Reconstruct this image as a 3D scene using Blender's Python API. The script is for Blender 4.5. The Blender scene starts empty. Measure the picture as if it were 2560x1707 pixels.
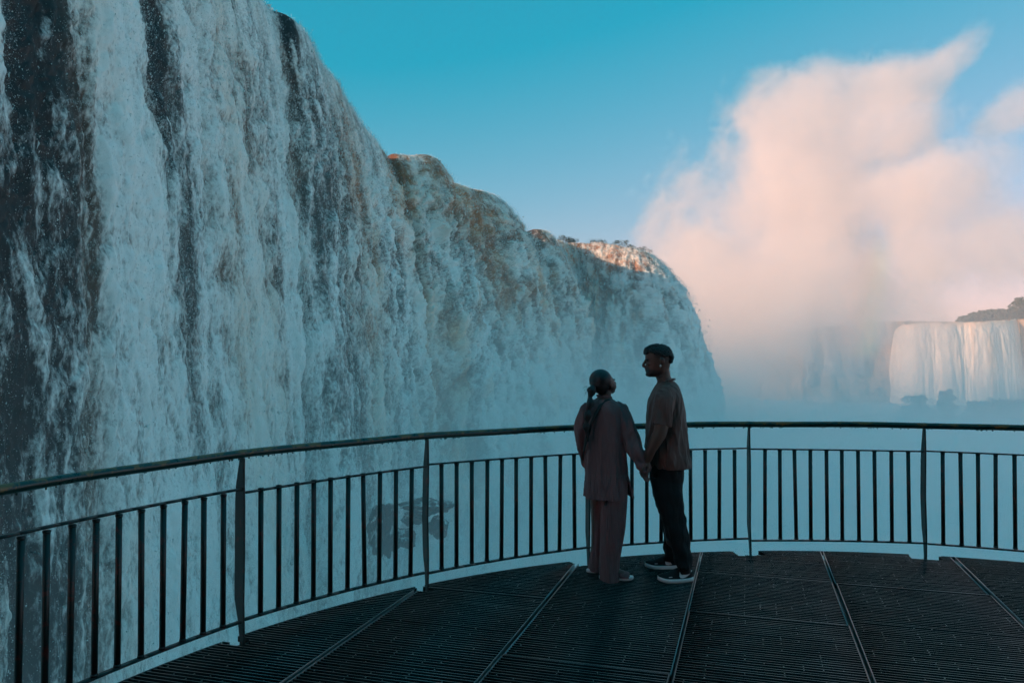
import bpy, bmesh, math, random
import numpy as np
from mathutils import Vector, Matrix, noise as mnoise
R = math.radians
scene = bpy.context.scene
col = scene.collection
rng = np.random.default_rng(7)
random.seed(7)

# ------------------------------------------------------------------ camera
F_PX, CX, CY, EYE = 1950.0, 1280.0, 853.5, 1.65
PITCH = math.atan((895 - CY) / F_PX)
cam_d = bpy.data.cameras.new('camera')
cam_d.sensor_width = 36.0
cam_d.lens = F_PX * 36.0 / 2560.0
cam_d.clip_start = 0.1
cam_d.clip_end = 6000
cam = bpy.data.objects.new('camera', cam_d)
cam.location = (0, 0, EYE)
cam.rotation_euler = (R(90) + PITCH, 0, 0)
col.objects.link(cam)
scene.camera = cam

# ------------------------------------------------------------------ sky, sun, exposure
SUN_AZ, SUN_EL = R(-114), R(14)          # azimuth clockwise from +Y: low sun behind the left plateau
world = bpy.data.worlds.new('World')
scene.world = world
world.use_nodes = True
wn = world.node_tree.nodes
wl = world.node_tree.links
bg = wn['Background']
sky = wn.new('ShaderNodeTexSky')
sky.sky_type = 'NISHITA'
sky.sun_disc = False
sky.sun_elevation = SUN_EL
sky.sun_rotation = SUN_AZ
sky.altitude = 200
sky.air_density = 1.0
sky.dust_density = 0.6
sky.ozone_density = 1.0
def sky_grade(op, src, val):
    k = wn.new('ShaderNodeVectorMath'); k.operation = op
    wl.new(src, k.inputs[0]); k.inputs[1].default_value = val
    return k.outputs[0]
g_ = sky_grade('MULTIPLY', sky.outputs['Color'], (1.02, 0.38, 0.40))      # teal grade of the photograph
g_ = sky_grade('ADD', g_, (-1.16, 0.99, 1.33))
g_ = sky_grade('MAXIMUM', g_, (0.12, 0.0, 0.0))
wl.new(g_, bg.inputs['Color'])
bg.inputs['Strength'].default_value = 0.13

sun_d = bpy.data.lights.new('sun', 'SUN')
sun_d.energy = 3.0
sun_d.angle = R(0.5)
sun_d.color = (1.0, 0.60, 0.38)
sun = bpy.data.objects.new('sun', sun_d)
sdir = Vector((math.sin(SUN_AZ) * math.cos(SUN_EL), math.cos(SUN_AZ) * math.cos(SUN_EL), math.sin(SUN_EL)))
sun.rotation_euler = sdir.to_track_quat('Z', 'Y').to_euler()
sun.location = sdir * 60
col.objects.link(sun)

scene.view_settings.view_transform = 'Standard'
scene.view_settings.look = 'None'
scene.view_settings.gamma = 1.0
scene.view_settings.exposure = 0.76
scene.render.engine = 'CYCLES'
cy = scene.cycles
cy.max_bounces = 12
cy.diffuse_bounces = 3
cy.glossy_bounces = 2
cy.transmission_bounces = 2
cy.volume_bounces = 10
cy.transparent_max_bounces = 4
cy.volume_step_rate = 1.0
cy.volume_max_steps = 160
cy.use_denoising = True
cy.use_adaptive_sampling = True
cy.adaptive_threshold = 0.025
cy.adaptive_min_samples = 20
cy.caustics_reflective = False
cy.caustics_refractive = False

# ------------------------------------------------------------------ helpers
def at(px, py, Y):
    """the world point at depth Y seen at pixel (px, py) of the 2560 wide photograph"""
    x = (px - CX) / F_PX
    v = (CY - py) / F_PX
    dy = math.cos(PITCH) - v * math.sin(PITCH)
    dz = math.sin(PITCH) + v * math.cos(PITCH)
    k = Y / dy
    return Vector((x * k, Y, EYE + dz * k))

def project(P):
    """pixels of an (n,3) array of points"""
    x, y, z = P[..., 0], P[..., 1], P[..., 2] - EYE
    fwd = y * math.cos(PITCH) + z * math.sin(PITCH)
    up = -y * math.sin(PITCH) + z * math.cos(PITCH)
    fwd = np.where(fwd < 0.1, 0.1, fwd)
    return CX + F_PX * x / fwd, CY - F_PX * up / fwd

def tag(o, label=None, cat=None, group=None, kind=None):
    if label: o['label'] = label
    if cat: o['category'] = cat
    if group: o['group'] = group
    if kind: o['kind'] = kind
    return o

def empty(name, loc=(0, 0, 0)):
    o = bpy.data.objects.new(name, None)
    o.location = loc
    o.empty_display_size = 0.2
    col.objects.link(o)
    return o

def link_mesh(name, me, mat=None, parent=None, smooth=True):
    o = bpy.data.objects.new(name, me)
    col.objects.link(o)
    if mat: me.materials.append(mat)
    if smooth and len(me.polygons):
        me.polygons.foreach_set('use_smooth', np.ones(len(me.polygons), dtype=bool))
    if parent: o.parent = parent
    return o

def np_mesh(name, V, Fc, smooth=True):
    """mesh from numpy vertices (n,3) and faces (m,k)"""
    me = bpy.data.meshes.new(name)
    V = np.ascontiguousarray(V, dtype=np.float32)
    Fc = np.ascontiguousarray(Fc, dtype=np.int32)
    m, k = Fc.shape
    me.vertices.add(len(V))
    me.vertices.foreach_set('co', V.ravel())
    me.loops.add(m * k)
    me.loops.foreach_set('vertex_index', Fc.ravel())
    me.polygons.add(m)
    me.polygons.foreach_set('loop_start', np.arange(0, m * k, k, dtype=np.int32))
    me.update(calc_edges=True)
    if smooth:
        me.polygons.foreach_set('use_smooth', np.ones(m, dtype=bool))
    return me

def bm_obj(name, bm, mat=None, parent=None, smooth=True):
    me = bpy.data.meshes.new(name)
    bm.to_mesh(me)
    bm.free()
    return link_mesh(name, me, mat, parent, smooth)

def grid_faces(nu, nv, wrap=False):
    i = np.arange(nu if wrap else nu - 1)[:, None]
    j = np.arange(nv - 1)[None, :]
    i2 = (i + 1) % nu
    a = i * nv + j; b = i2 * nv + j
    return np.stack([a, b, b + 1, a + 1], -1).reshape(-1, 4)

def point_attr(me, name, vals):
    at_ = me.attributes.new(name, 'FLOAT', 'POINT')
    at_.data.foreach_set('value', np.ascontiguousarray(vals, dtype=np.float32).ravel())

# gradient noise on numpy arrays
_perm = np.random.default_rng(3).permutation(512).astype(np.int32)
_perm = np.concatenate([_perm, _perm])
_ga = np.random.default_rng(4).uniform(0, 2 * math.pi, 1024)
_gx, _gy = np.cos(_ga).astype(np.float32), np.sin(_ga).astype(np.float32)
def pn(x, y, seed=0):
    x = np.asarray(x, dtype=np.float32); y = np.asarray(y, dtype=np.float32)
    x, y = np.broadcast_arrays(x, y)
    xi = np.floor(x).astype(np.int32); yi = np.floor(y).astype(np.int32)
    xf = x - xi; yf = y - yi
    u = xf * xf * xf * (xf * (xf * 6 - 15) + 10); v = yf * yf * yf * (yf * (yf * 6 - 15) + 10)
    def g(ix, iy, dx, dy):
        h = _perm[(_perm[(ix + seed * 57) & 511] + iy) & 511]
        return _gx[h] * dx + _gy[h] * dy
    n00 = g(xi, yi, xf, yf); n10 = g(xi + 1, yi, xf - 1, yf)
    n01 = g(xi, yi + 1, xf, yf - 1); n11 = g(xi + 1, yi + 1, xf - 1, yf - 1)
    a = n00 + u * (n10 - n00); b = n01 + u * (n11 - n01)
    return (a + v * (b - a)) * 1.5
def fbm(x, y, oct=4, seed=0, gain=0.5):
    s = 0; a = 1.0; t = 0
    for k in range(oct):
        s = s + a * pn(x * 2.03 ** k + 11.7 * k, y * 2.03 ** k - 7.3 * k, seed + k); t += a; a *= gain
    return s / t
def sstep(a, b, x):
    t = np.clip((x - a) / (b - a), 0, 1)
    return t * t * (3 - 2 * t)

# node helpers
def new_mat(name):
    m = bpy.data.materials.new(name)
    m.use_nodes = True
    return m, m.node_tree.nodes, m.node_tree.links, m.node_tree.nodes['Principled BSDF']
def math_node(n, l, op, a, b=None, c=None, clamp=False):
    k = n.new('ShaderNodeMath'); k.operation = op; k.use_clamp = clamp
    for i, v in enumerate((a, b, c)):
        if v is None: continue
        if isinstance(v, (int, float)): k.inputs[i].default_value = v
        else: l.new(v, k.inputs[i])
    return k.outputs[0]
def mix_col(n, l, fac, a, b, blend='MIX'):
    k = n.new('ShaderNodeMix'); k.data_type = 'RGBA'; k.blend_type = blend
    for s, v in (('Factor', fac), ('A', a), ('B', b)):
        if isinstance(v, (int, float)): k.inputs[s].default_value = v
        elif isinstance(v, tuple): k.inputs[s].default_value = v if len(v) == 4 else (*v, 1)
        else: l.new(v, k.inputs[s])
    return k.outputs['Result']
def noise_tex(n, l, vec, scale, detail=3, rough=0.55, dist=0.0):
    k = n.new('ShaderNodeTexNoise')
    k.inputs['Scale'].default_value = scale; k.inputs['Detail'].default_value = detail
    k.inputs['Roughness'].default_value = rough; k.inputs['Distortion'].default_value = dist
    if vec is not None: l.new(vec, k.inputs['Vector'])
    return k.outputs['Fac']
def ramp(n, l, fac, stops):
    k = n.new('ShaderNodeValToRGB')
    e = k.color_ramp.elements
    while len(e) < len(stops): e.new(0.5)
    for i, (p, c) in enumerate(stops):
        e[i].position = p; e[i].color = c if len(c) == 4 else (*c, 1)
    l.new(fac, k.inputs['Fac'])
    return k.outputs['Color']
def bump(n, l, bsdf, height, strength=0.3, dist=0.01):
    k = n.new('ShaderNodeBump'); k.inputs['Strength'].default_value = strength; k.inputs['Distance'].default_value = dist
    l.new(height, k.inputs['Height']); l.new(k.outputs['Normal'], bsdf.inputs['Normal'])
def simple_mat(name, color, rough=0.6, metal=0.0, var=0.0, vscale=8.0, bumps=None, spec=0.5):
    m, n, l, b = new_mat(name)
    b.inputs['Roughness'].default_value = rough; b.inputs['Metallic'].default_value = metal
    b.inputs['Specular IOR Level'].default_value = spec
    tc = n.new('ShaderNodeTexCoord')
    if var > 0:
        f = noise_tex(n, l, tc.outputs['Object'], vscale, 4)
        c = mix_col(n, l, f, tuple(x * (1 - var) for x in color), tuple(min(1, x * (1 + var)) for x in color))
        l.new(c, b.inputs['Base Color'])
    else:
        b.inputs['Base Color'].default_value = (*color, 1)
    if bumps:
        f = noise_tex(n, l, tc.outputs['Object'], bumps[0], 4)
        bump(n, l, b, f, bumps[1], bumps[2])
    return m
# ------------------------------------------------------------------ rock, water, cliffs
WATER_Z = -30.0
LIP = 22.0 + EYE
m_rock, n, l, b = new_mat('wet_basalt')
tc = n.new('ShaderNodeTexCoord')
f1 = noise_tex(n, l, tc.outputs['Object'], 0.6, 6, 0.65)
l.new(ramp(n, l, f1, [(0.3, (0.012, 0.013, 0.014)), (0.7, (0.05, 0.045, 0.04))]), b.inputs['Base Color'])
b.inputs['Roughness'].default_value = 0.45
bump(n, l, b, noise_tex(n, l, tc.outputs['Object'], 1.6, 8, 0.65), 0.9, 0.4)

m_river, n, l, b = new_mat('churning_river')
tc = n.new('ShaderNodeTexCoord')
f1 = noise_tex(n, l, tc.outputs['Object'], 0.15, 8, 0.65, 0.6)
l.new(ramp(n, l, f1, [(0.3, (0.25, 0.22, 0.18)), (0.55, (0.75, 0.77, 0.76))]), b.inputs['Base Color'])
b.inputs['Roughness'].default_value = 0.4
bump(n, l, b, f1, 0.6, 0.6)

def grass_mat(name, c1, c2):
    m, n, l, b = new_mat(name)
    tc = n.new('ShaderNodeTexCoord')
    f = noise_tex(n, l, tc.outputs['Object'], 0.4, 8, 0.7)
    l.new(ramp(n, l, f, [(0.35, c1), (0.65, c2)]), b.inputs['Base Color'])
    b.inputs['Roughness'].default_value = 0.9
    bump(n, l, b, f, 0.9, 0.6)
    return m
m_shade_hill = grass_mat('shade_hill_scrub', (0.02, 0.03, 0.012), (0.06, 0.07, 0.03))

# lip of the main fall: pixel of the crest, drop-out F (metres the water has shot out after falling 24.6 m)
lip_px = [  # px, py, height offset, F
    (645, 0, 0, 3.2), (735, 62, 0, 3.4), (850, 235, 0, 4.0), (915, 335, 0, 4.6), (955, 382, 0, 5.2),
    (1010, 392, 0, 5.8), (1070, 418, 0, 6.4), (1120, 455, 0, 7.2), (1195, 495, 0, 8.0),
    (1260, 545, 0, 8.2), (1312, 575, 0, 8.0)]
LP = [(-17.0, -9.0, 0, 2.6), (-16.2, 4.0, 0, 2.6), (-16.0, 18.0, 0, 2.7), (-16.0, 33.0, 0, 3.0)]
for px, py, dz, F in lip_px:
    d = (LIP + dz - EYE) / at(px, py, 1.0)[2].__sub__(EYE)
    p = at(px, py, d)
    LP.append((p.x, p.y, dz, F))
LP += [(*at(1350, 0, 139).xy, 0, 7.5), (*at(1378, 0, 147).xy, 0.2, 7.0), (*at(1390, 0, 157).xy, 1.7, 6.5), (*at(1425, 0, 163).xy, 2.2, 6.5),
       (*at(1500, 0, 162).xy, 1.8, 7.5), (*at(1555, 0, 159.5).xy, 0.9, 9.0), (*at(1584, 0, 158.5).xy, 0.3, 11.0), (*at(1603, 0, 161).xy, -0.3, 13.0),
       (*at(1612, 0, 174).xy, -0.8, 14.2), (*at(1616, 0, 198).xy, -1.0, 14.2)]
LP = np.array(LP)
def catmull(P, per):
    out = []
    n_ = len(P)
    for i in range(n_ - 1):
        p0, p1, p2, p3 = P[max(i - 1, 0)], P[i], P[i + 1], P[min(i + 2, n_ - 1)]
        t = np.linspace(0, 1, per, endpoint=False)[:, None]
        out.append(0.5 * ((2 * p1) + (-p0 + p2) * t + (2 * p0 - 5 * p1 + 4 * p2 - p3) * t ** 2 + (-p0 + 3 * p1 - 3 * p2 + p3) * t ** 3))
    out.append(P[-1][None])
    return np.concatenate(out)
lipd = catmull(LP, 60)
seg = np.hypot(np.diff(lipd[:, 0]), np.diff(lipd[:, 1]))
sd = np.concatenate([[0], np.cumsum(seg)])
S_TOT = sd[-1]
tang = np.gradient(lipd[:, :2], sd, axis=0)
def smooth1(a, k):
    ker = np.hanning(k + 2)[1:-1]; ker /= ker.sum()
    pad = np.concatenate([np.repeat(a[:1], k // 2), a, np.repeat(a[-1:], k - 1 - k // 2)])
    return np.convolve(pad, ker, 'valid')
su = np.linspace(0, S_TOT, 3000)
def along(a): return np.interp(su, sd, a)
lx, ly, ldz, lF = (along(lipd[:, k]) for k in range(4))
tx = smooth1(along(tang[:, 0]), 61); ty = smooth1(along(tang[:, 1]), 61)
tl = np.hypot(tx, ty); tx /= tl; ty /= tl
nx_, ny_ = ty, -tx

# the curtain of falling water
dist = np.hypot(lx, np.maximum(ly, 1))
ipx = CX + F_PX * lx / np.maximum(ly, 6)
fan = np.hypot(np.gradient(lx + nx_ * lF * 0.75, su), np.gradient(ly + ny_ * lF * 0.75, su))
dens = 0.4 * np.abs(np.gradient(ipx, su)) * 1.25 + 0.35 * 780 / np.maximum(dist, 16) * np.maximum(1, fan * 2.2)
dens = np.minimum(dens, 16)
cum = np.concatenate([[0], np.cumsum(0.5 * (dens[1:] + dens[:-1]) * np.diff(su))])
NS = int(min(2200, cum[-1]))
s_ = np.interp(np.linspace(0, cum[-1], NS), cum, su)
g = lambda a: np.interp(s_, su, a)
X0, Y0, DZ, FF, NX, NY = g(lx), g(ly), g(ldz), g(lF), g(nx_), g(ny_)
DMAX = LIP - WATER_Z + 1
dtop = np.clip(LIP - EYE - 0.52 * np.maximum(Y0, 8), 0.0, 18)     # rows are spent where the frame is
dbot = np.minimum(DMAX, (LIP - EYE) + 0.62 * np.maximum(Y0, 8) + 3)
NR = 760
q = np.linspace(0, 1, NR)[None, :]
qa, qb = 0.06, 0.94
ha = np.where(dtop > 0.5, qa, 1e-4)[:, None]; hb = np.where(dbot < DMAX - 1, qb, 1 - 1e-4)[:, None]
D = np.where(q < ha, dtop[:, None] * q / ha,
    np.where(q < hb, dtop[:, None] + (dbot - dtop)[:, None] * ((q - ha) / (hb - ha)) ** 1.15,
             dbot[:, None] + (DMAX - dbot)[:, None] * (q - hb) / (1 - hb)))
ox, oy = lx + nx_ * lF * 0.75, ly + ny_ * lF * 0.75
d_in = np.hypot(np.diff(lx), np.diff(ly)); d_out = np.hypot(np.diff(ox), np.diff(oy))
s_eff = np.concatenate([[0], np.cumsum(np.maximum(d_in, d_out))])
S = np.repeat(np.interp(s_, su, s_eff)[:, None], NR, 1).astype(np.float32)
D = D.astype(np.float32)
W = 5.5 * (np.sqrt(D + 0.6) - 0.77) + 0.25 * D                     # flow coordinate: stretches with the fall
warp = fbm(S / 5, W / 9, 3, 40) * 1.1
Sx = S + warp * np.minimum(1, D / 5)
W = W * (1 + 0.7 * sstep(40, 110, Y0)[:, None])
# slow columns, billows and fine froth
colm = fbm(Sx / 4.2, W / 40, 3, 1)
colf = fbm(Sx / 1.3, W / 16, 3, 5)
def sabs(x, k=0.10): return np.sqrt(x * x + k * k) - k * 0.6           # rounded creases, so froth has no hard edges
bill = sabs(pn(Sx / 2.6, W / 6.0, 9)) * 0.8 + sabs(pn(Sx / 1.2, W / 2.4, 10), 0.07) * 0.6 + sabs(pn(Sx / 0.6, W / 1.1, 11), 0.05) * 0.38 \
     + sabs(pn(Sx / 0.3, W / 0.55, 12), 0.05) * 0.22
fine = sabs(pn(Sx / 0.17, W / 0.5, 13)) * 0.6 + sabs(pn(Sx / 0.08, W / 0.25, 14)) * 0.4
grow = 0.16 + 0.84 * sstep(0.0, 9.0, D)
farw = sstep(20, 110, Y0)[:, None]
amp = 0.55 + 1.25 * farw
disp = (colm * 1.0 + colf * 0.45) * grow * amp + (bill - 0.55) * amp * grow * 0.72 + (fine - 0.35) * 0.12 * (0.5 + 0.5 * grow)
prof = FF[:, None] * np.sqrt(np.maximum(D, 0) / 24.6) * (1 + 0.10 * colm)
# crest undulates: buttresses stand out, gullies lie back
und = 0.55 * fbm(s_ / 7.0, s_ * 0, 2, 21) + 0.25 * fbm(s_ / 2.2, s_ * 0, 2, 23)
zc = 0.30 * fbm(s_ / 3.0, s_ * 0 + 3, 3, 27) + 0.35 * fbm(s_ / 9.0, s_ * 0 + 3, 2, 28)
ixl = np.where((Y0 > 60) & (Y0 < 166), CX + F_PX * X0 / np.maximum(Y0, 1), 0)
hump = lambda c_, w_: np.exp(-((ixl - c_) / w_) ** 2)
steps_ = 1.0 * hump(1050, 30) - 0.7 * hump(1102, 16) + 1.0 * hump(1205, 42) - 0.9 * hump(1300, 15) + 0.8 * hump(1345, 22) - 0.5 * hump(1384, 10) - 0.6 * hump(962, 10)
zc = zc + 0.9 * steps_
out = prof + disp + und[:, None] + (1.9 * steps_)[:, None] * np.minimum(1, 0.35 + D / 9) * (1 - 0.5 * sstep(12, 32, D))
VX = X0[:, None] + NX[:, None] * out
VY = Y0[:, None] + NY[:, None] * out
VZ = (LIP + DZ + zc)[:, None] - D + 0.25 * (bill - 0.5) * amp * grow
V = np.stack([VX, VY, VZ], -1)
PX, PY = project(V)

def s_at(px, py):
    d2 = (PX - px) ** 2 + (PY - py) ** 2
    d2 = np.where((Y0 > 3)[:, None], d2, 1e12)
    return float(S.ravel()[np.argmin(d2)])
def band(px, py, half):
    a, b_ = s_at(px - half, py), s_at(px + half, py)
    return 0.5 * (a + b_), max(0.3, 0.5 * abs(b_ - a))
# thin places where the black rock shows through the spray, and columns brown with silt, the far lip's sun gold mixed in
gap = np.zeros_like(S); brown = np.zeros_like(S)
for px, py, hw, st, d0, d1 in [(40, 500, 150, 1.05, -5, 60), (170, 980, 70, 0.7, 5, 60), (400, 150, 36, 1.0, -5, 17), (455, 560, 36, 0.5, 8, 26),
                               (780, 420, 50, 0.38, 3, 30), (860, 640, 30, 0.45, 5, 40), (985, 900, 30, 0.3, 10, 40), (640, 300, 26, 0.35, -5, 30), (280, 430, 20, 0.25, 0, 40), (722, 85, 22, 1.3, -5, 4.5), (735, 190, 14, 0.8, 2, 9), (972, 380, 12, 1.0, -5, 2.5), (1318, 575, 18, 1.0, -5, 1.6), (1660, 668, 16, 0.9, -5, 4)]:
    c, w = band(px, py, hw)
    m = np.exp(-((Sx - c) / w) ** 4 * 0.7) * sstep(d0 - 3, d0 + 3, D) * (1 - sstep(d1 - 6, d1 + 6, D))
    gap = np.maximum(gap, st * m)
for px, py, hw, st, d0, d1 in [(175, 150, 22, 0.55, -5, 40), (215, 420, 26, 0.5, -5, 40), (560, 200, 22, 0.5, -5, 30), (640, 620, 30, 0.45, 5, 40), (870, 330, 25, 0.5, -5, 30),
                               (1000, 430, 36, 1.3, -5, 9), (1025, 520, 22, 0.8, 2, 14), (1175, 520, 60, 1.4, -5, 9), (1240, 650, 45, 0.85, 3, 18), (1330, 680, 30, 0.6, 3, 22),
                               (1118, 990, 26, 0.8, 14, 40), (1150, 1120, 26, 0.7, 18, 40), (1490, 720, 22, 0.9, 4, 24), (1520, 830, 32, 0.75, 8, 26), (1410, 690, 18, 0.5, 2, 25),
                               (1450, 622, 70, 0.9, -5, 6), (1425, 612, 45, 1.5, -5, 3.2), (1530, 632, 14, 1.0, -5, 6), (1545, 640, 25, 0.5, -5, 4), (1340, 600, 20, 0.6, -5, 6)]:
    c, w = band(px, py, hw)
    m = np.exp(-((Sx - c) / w) ** 2 * 0.8) * sstep(d0 - 2, d0 + 2, D) * (1 - sstep(d1 - 4, d1 + 4, D))
    brown = np.maximum(brown, st * m)
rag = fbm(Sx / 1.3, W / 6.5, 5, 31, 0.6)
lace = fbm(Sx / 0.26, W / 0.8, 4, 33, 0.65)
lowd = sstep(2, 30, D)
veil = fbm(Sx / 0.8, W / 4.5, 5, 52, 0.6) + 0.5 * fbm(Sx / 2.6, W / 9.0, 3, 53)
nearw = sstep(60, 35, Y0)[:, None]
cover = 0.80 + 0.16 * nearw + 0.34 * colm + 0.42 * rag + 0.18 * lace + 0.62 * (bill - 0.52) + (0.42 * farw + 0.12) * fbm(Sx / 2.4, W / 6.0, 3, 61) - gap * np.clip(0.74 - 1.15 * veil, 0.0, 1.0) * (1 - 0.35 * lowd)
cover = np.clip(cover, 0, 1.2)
sun_lip = (ixl[:, None] > 1386) * (ixl[:, None] < 1600) * (Y0[:, None] > 150) * (1 - sstep(3, 8, D))  # low sun's gold on the far lip, put into the brown
brown = np.clip(np.maximum(brown, 0.45 * sun_lip) * (0.75 + 0.9 * fbm(Sx / 1.1, W / 4.0, 4, 36)) + (0.25 + 0.3 * farw) * sstep(0.05, 0.5, fbm(Sx / 2.2, W / 10, 4, 38)), 0, 1) * (1 - 0.35 * nearw)
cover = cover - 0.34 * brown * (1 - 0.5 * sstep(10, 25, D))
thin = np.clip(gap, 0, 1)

m_fall, n, l, b = new_mat('white_water')
uv = n.new('ShaderNodeUVMap'); uv.uv_map = 'flow'
a_c = n.new('ShaderNodeAttribute'); a_c.attribute_name = 'cover'
a_b = n.new('ShaderNodeAttribute'); a_b.attribute_name = 'silt'  # silt, plus the sun gold painted on the far lip
a_t = n.new('ShaderNodeAttribute'); a_t.attribute_name = 'thin'
mpf = n.new('ShaderNodeMapping'); mpf.inputs['Scale'].default_value = (1, 0.42, 1); l.new(uv.outputs['UV'], mpf.inputs['Vector'])
nf = noise_tex(n, l, mpf.outputs['Vector'], 8.0, 5, 0.7, 0.15)
nm = noise_tex(n, l, mpf.outputs['Vector'], 1.7, 5, 0.62, 0.2)
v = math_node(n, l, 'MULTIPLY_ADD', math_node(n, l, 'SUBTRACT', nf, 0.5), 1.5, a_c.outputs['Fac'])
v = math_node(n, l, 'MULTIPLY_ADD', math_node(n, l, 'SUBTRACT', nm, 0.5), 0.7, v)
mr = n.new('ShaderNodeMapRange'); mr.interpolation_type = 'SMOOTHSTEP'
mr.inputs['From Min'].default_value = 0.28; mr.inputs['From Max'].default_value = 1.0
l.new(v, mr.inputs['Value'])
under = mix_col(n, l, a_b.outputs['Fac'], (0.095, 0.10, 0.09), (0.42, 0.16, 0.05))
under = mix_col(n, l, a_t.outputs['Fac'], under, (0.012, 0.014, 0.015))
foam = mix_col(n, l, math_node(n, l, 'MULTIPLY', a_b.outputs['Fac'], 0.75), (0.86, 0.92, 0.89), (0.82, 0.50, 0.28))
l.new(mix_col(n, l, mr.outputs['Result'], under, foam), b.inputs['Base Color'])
b.inputs['Roughness'].default_value = 0.55
b.inputs['Specular IOR Level'].default_value = 0.3
bump(n, l, b, math_node(n, l, 'ADD', nf, math_node(n, l, 'MULTIPLY', nm, 2.0)), 0.3, 0.10)

fall = empty('waterfall', (float(at(1000, 900, 95).x), 95, WATER_Z))
tag(fall, 'huge white and silt brown curtain waterfall filling the left side behind the railing', 'waterfall')
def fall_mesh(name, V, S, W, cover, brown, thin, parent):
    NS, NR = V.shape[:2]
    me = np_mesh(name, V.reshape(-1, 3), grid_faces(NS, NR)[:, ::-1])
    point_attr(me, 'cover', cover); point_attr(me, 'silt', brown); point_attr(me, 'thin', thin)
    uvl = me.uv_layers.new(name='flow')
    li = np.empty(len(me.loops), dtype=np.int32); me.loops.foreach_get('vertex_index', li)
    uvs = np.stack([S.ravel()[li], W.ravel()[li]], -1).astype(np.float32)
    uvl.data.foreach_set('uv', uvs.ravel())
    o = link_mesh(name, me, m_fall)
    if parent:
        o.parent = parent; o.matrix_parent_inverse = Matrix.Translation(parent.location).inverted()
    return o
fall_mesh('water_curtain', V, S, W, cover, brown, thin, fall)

# droplets and shreds of spray thrown off the curtain (nobody could count them)
m_spray = simple_mat('spray_white', (0.70, 0.78, 0.76), 0.5, spec=0.3)
def spray_mesh(name, N, wsel, size_k, parent, seed):
    r = np.random.default_rng(seed)
    p = wsel.ravel() / wsel.sum()
    idx = r.choice(len(p), N, p=p)
    P = V.reshape(-1, 3)[idx].astype(np.float64)
    si = idx // NR
    nrm = np.stack([NX[si], NY[si], np.zeros(N)], -1)
    dd = np.hypot(P[:, 0], P[:, 1])
    off = np.abs(r.normal(0, 1, N)) * (0.10 + 0.004 * dd) * (0.5 + sstep(0, 12, D.ravel()[idx]))
    P += nrm * off[:, None] + r.normal(0, 0.05, (N, 3))
    sz = size_k * dd * r.lognormal(-0.15, 0.55, N)
    a = r.normal(0, 1, (N, 3, 3)); a /= np.linalg.norm(a, axis=2, keepdims=True)
    a[:, :, 2] *= r.uniform(1.0, 2.6, (N, 1))
    T = P[:, None, :] + a * sz[:, None, None]
    tip = P + r.normal(0, 0.6, (N, 3)) * sz[:, None]
    VV = np.concatenate([T, tip[:, None]], 1).reshape(-1, 3)
    base = np.arange(N)[:, None] * 4
    Fc = np.concatenate([base + np.array(t) for t in ((0, 1, 2), (0, 1, 3), (1, 2, 3), (0, 2, 3))])
    me = np_mesh(name, VV, Fc, smooth=False)
    o = link_mesh(name, me, m_spray, smooth=False)
    o.parent = parent; o.matrix_parent_inverse = Matrix.Translation(parent.location).inverted()
    o['kind'] = 'stuff'
    return o
vis = (PX > -250) & (PX < 1850) & (PY > -200) & (PY < 1900)
area = 1.0 * np.ones_like(S)
w_near = vis * sstep(75, 30, 0 * S + Y0[:, None]) * (0.05 + 1.0 * np.clip(cover, 0, 1))
spray_mesh('spray', 240000, w_near, 0.00034, fall, 5)
w_edge = vis * (D < 9) * (Y0[:, None] > 30) + vis * (Y0[:, None] > 30) * 0.25
spray_mesh('spray', 230000, w_edge * (0.3 + np.clip(cover, 0, 1)), 0.00030, fall, 6)

# the plateau the river falls from, with its rock face behind the water
bm = bmesh.new()
ii = np.linspace(0, len(su) - 1, 150).astype(int)
cnx, cny = smooth1(nx_, 121), smooth1(ny_, 121)
inl = 3.0 + 4.0 * sstep(110, 140, ly); low = 1.6 + 4.5 * sstep(110, 140, ly)
top = [bm.verts.new((lx[i] - nx_[i] * inl[i], ly[i] - ny_[i] * inl[i], LIP - low[i] + min(0, ldz[i]))) for i in ii]
bot = [bm.verts.new((lx[i] - cnx[i] * 1.2, ly[i] - cny[i] * 1.2, WATER_Z - 1)) for i in ii]
for k in range(len(ii) - 1):
    bm.faces.new((bot[k], bot[k + 1], top[k + 1], top[k]))
edge = [bm.verts.new(p) for p in ((20, 204, LIP - 1.5), (-400, 240, LIP - 1), (-400, -40, LIP + 1), (-30, -40, LIP - 0.5))]
cap = bm.faces.new(top + edge)
bmesh.ops.triangulate(bm, faces=[cap])
cliff = bm_obj('cliff', bm, m_rock, smooth=False)
tag(cliff, 'dark basalt cliff behind the falling water', 'cliff', kind='structure')

# river in the gorge, to the horizon
me = np_mesh('river', np.array([(-2500, -400, WATER_Z), (2500, -400, WATER_Z), (2500, 4500, WATER_Z), (-2500, 4500, WATER_Z)], float), np.array([[0, 1, 2, 3]]))
river = link_mesh('water', me, m_river)
tag(river, 'white churned river at the foot of the falls', 'river', kind='structure')

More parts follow.
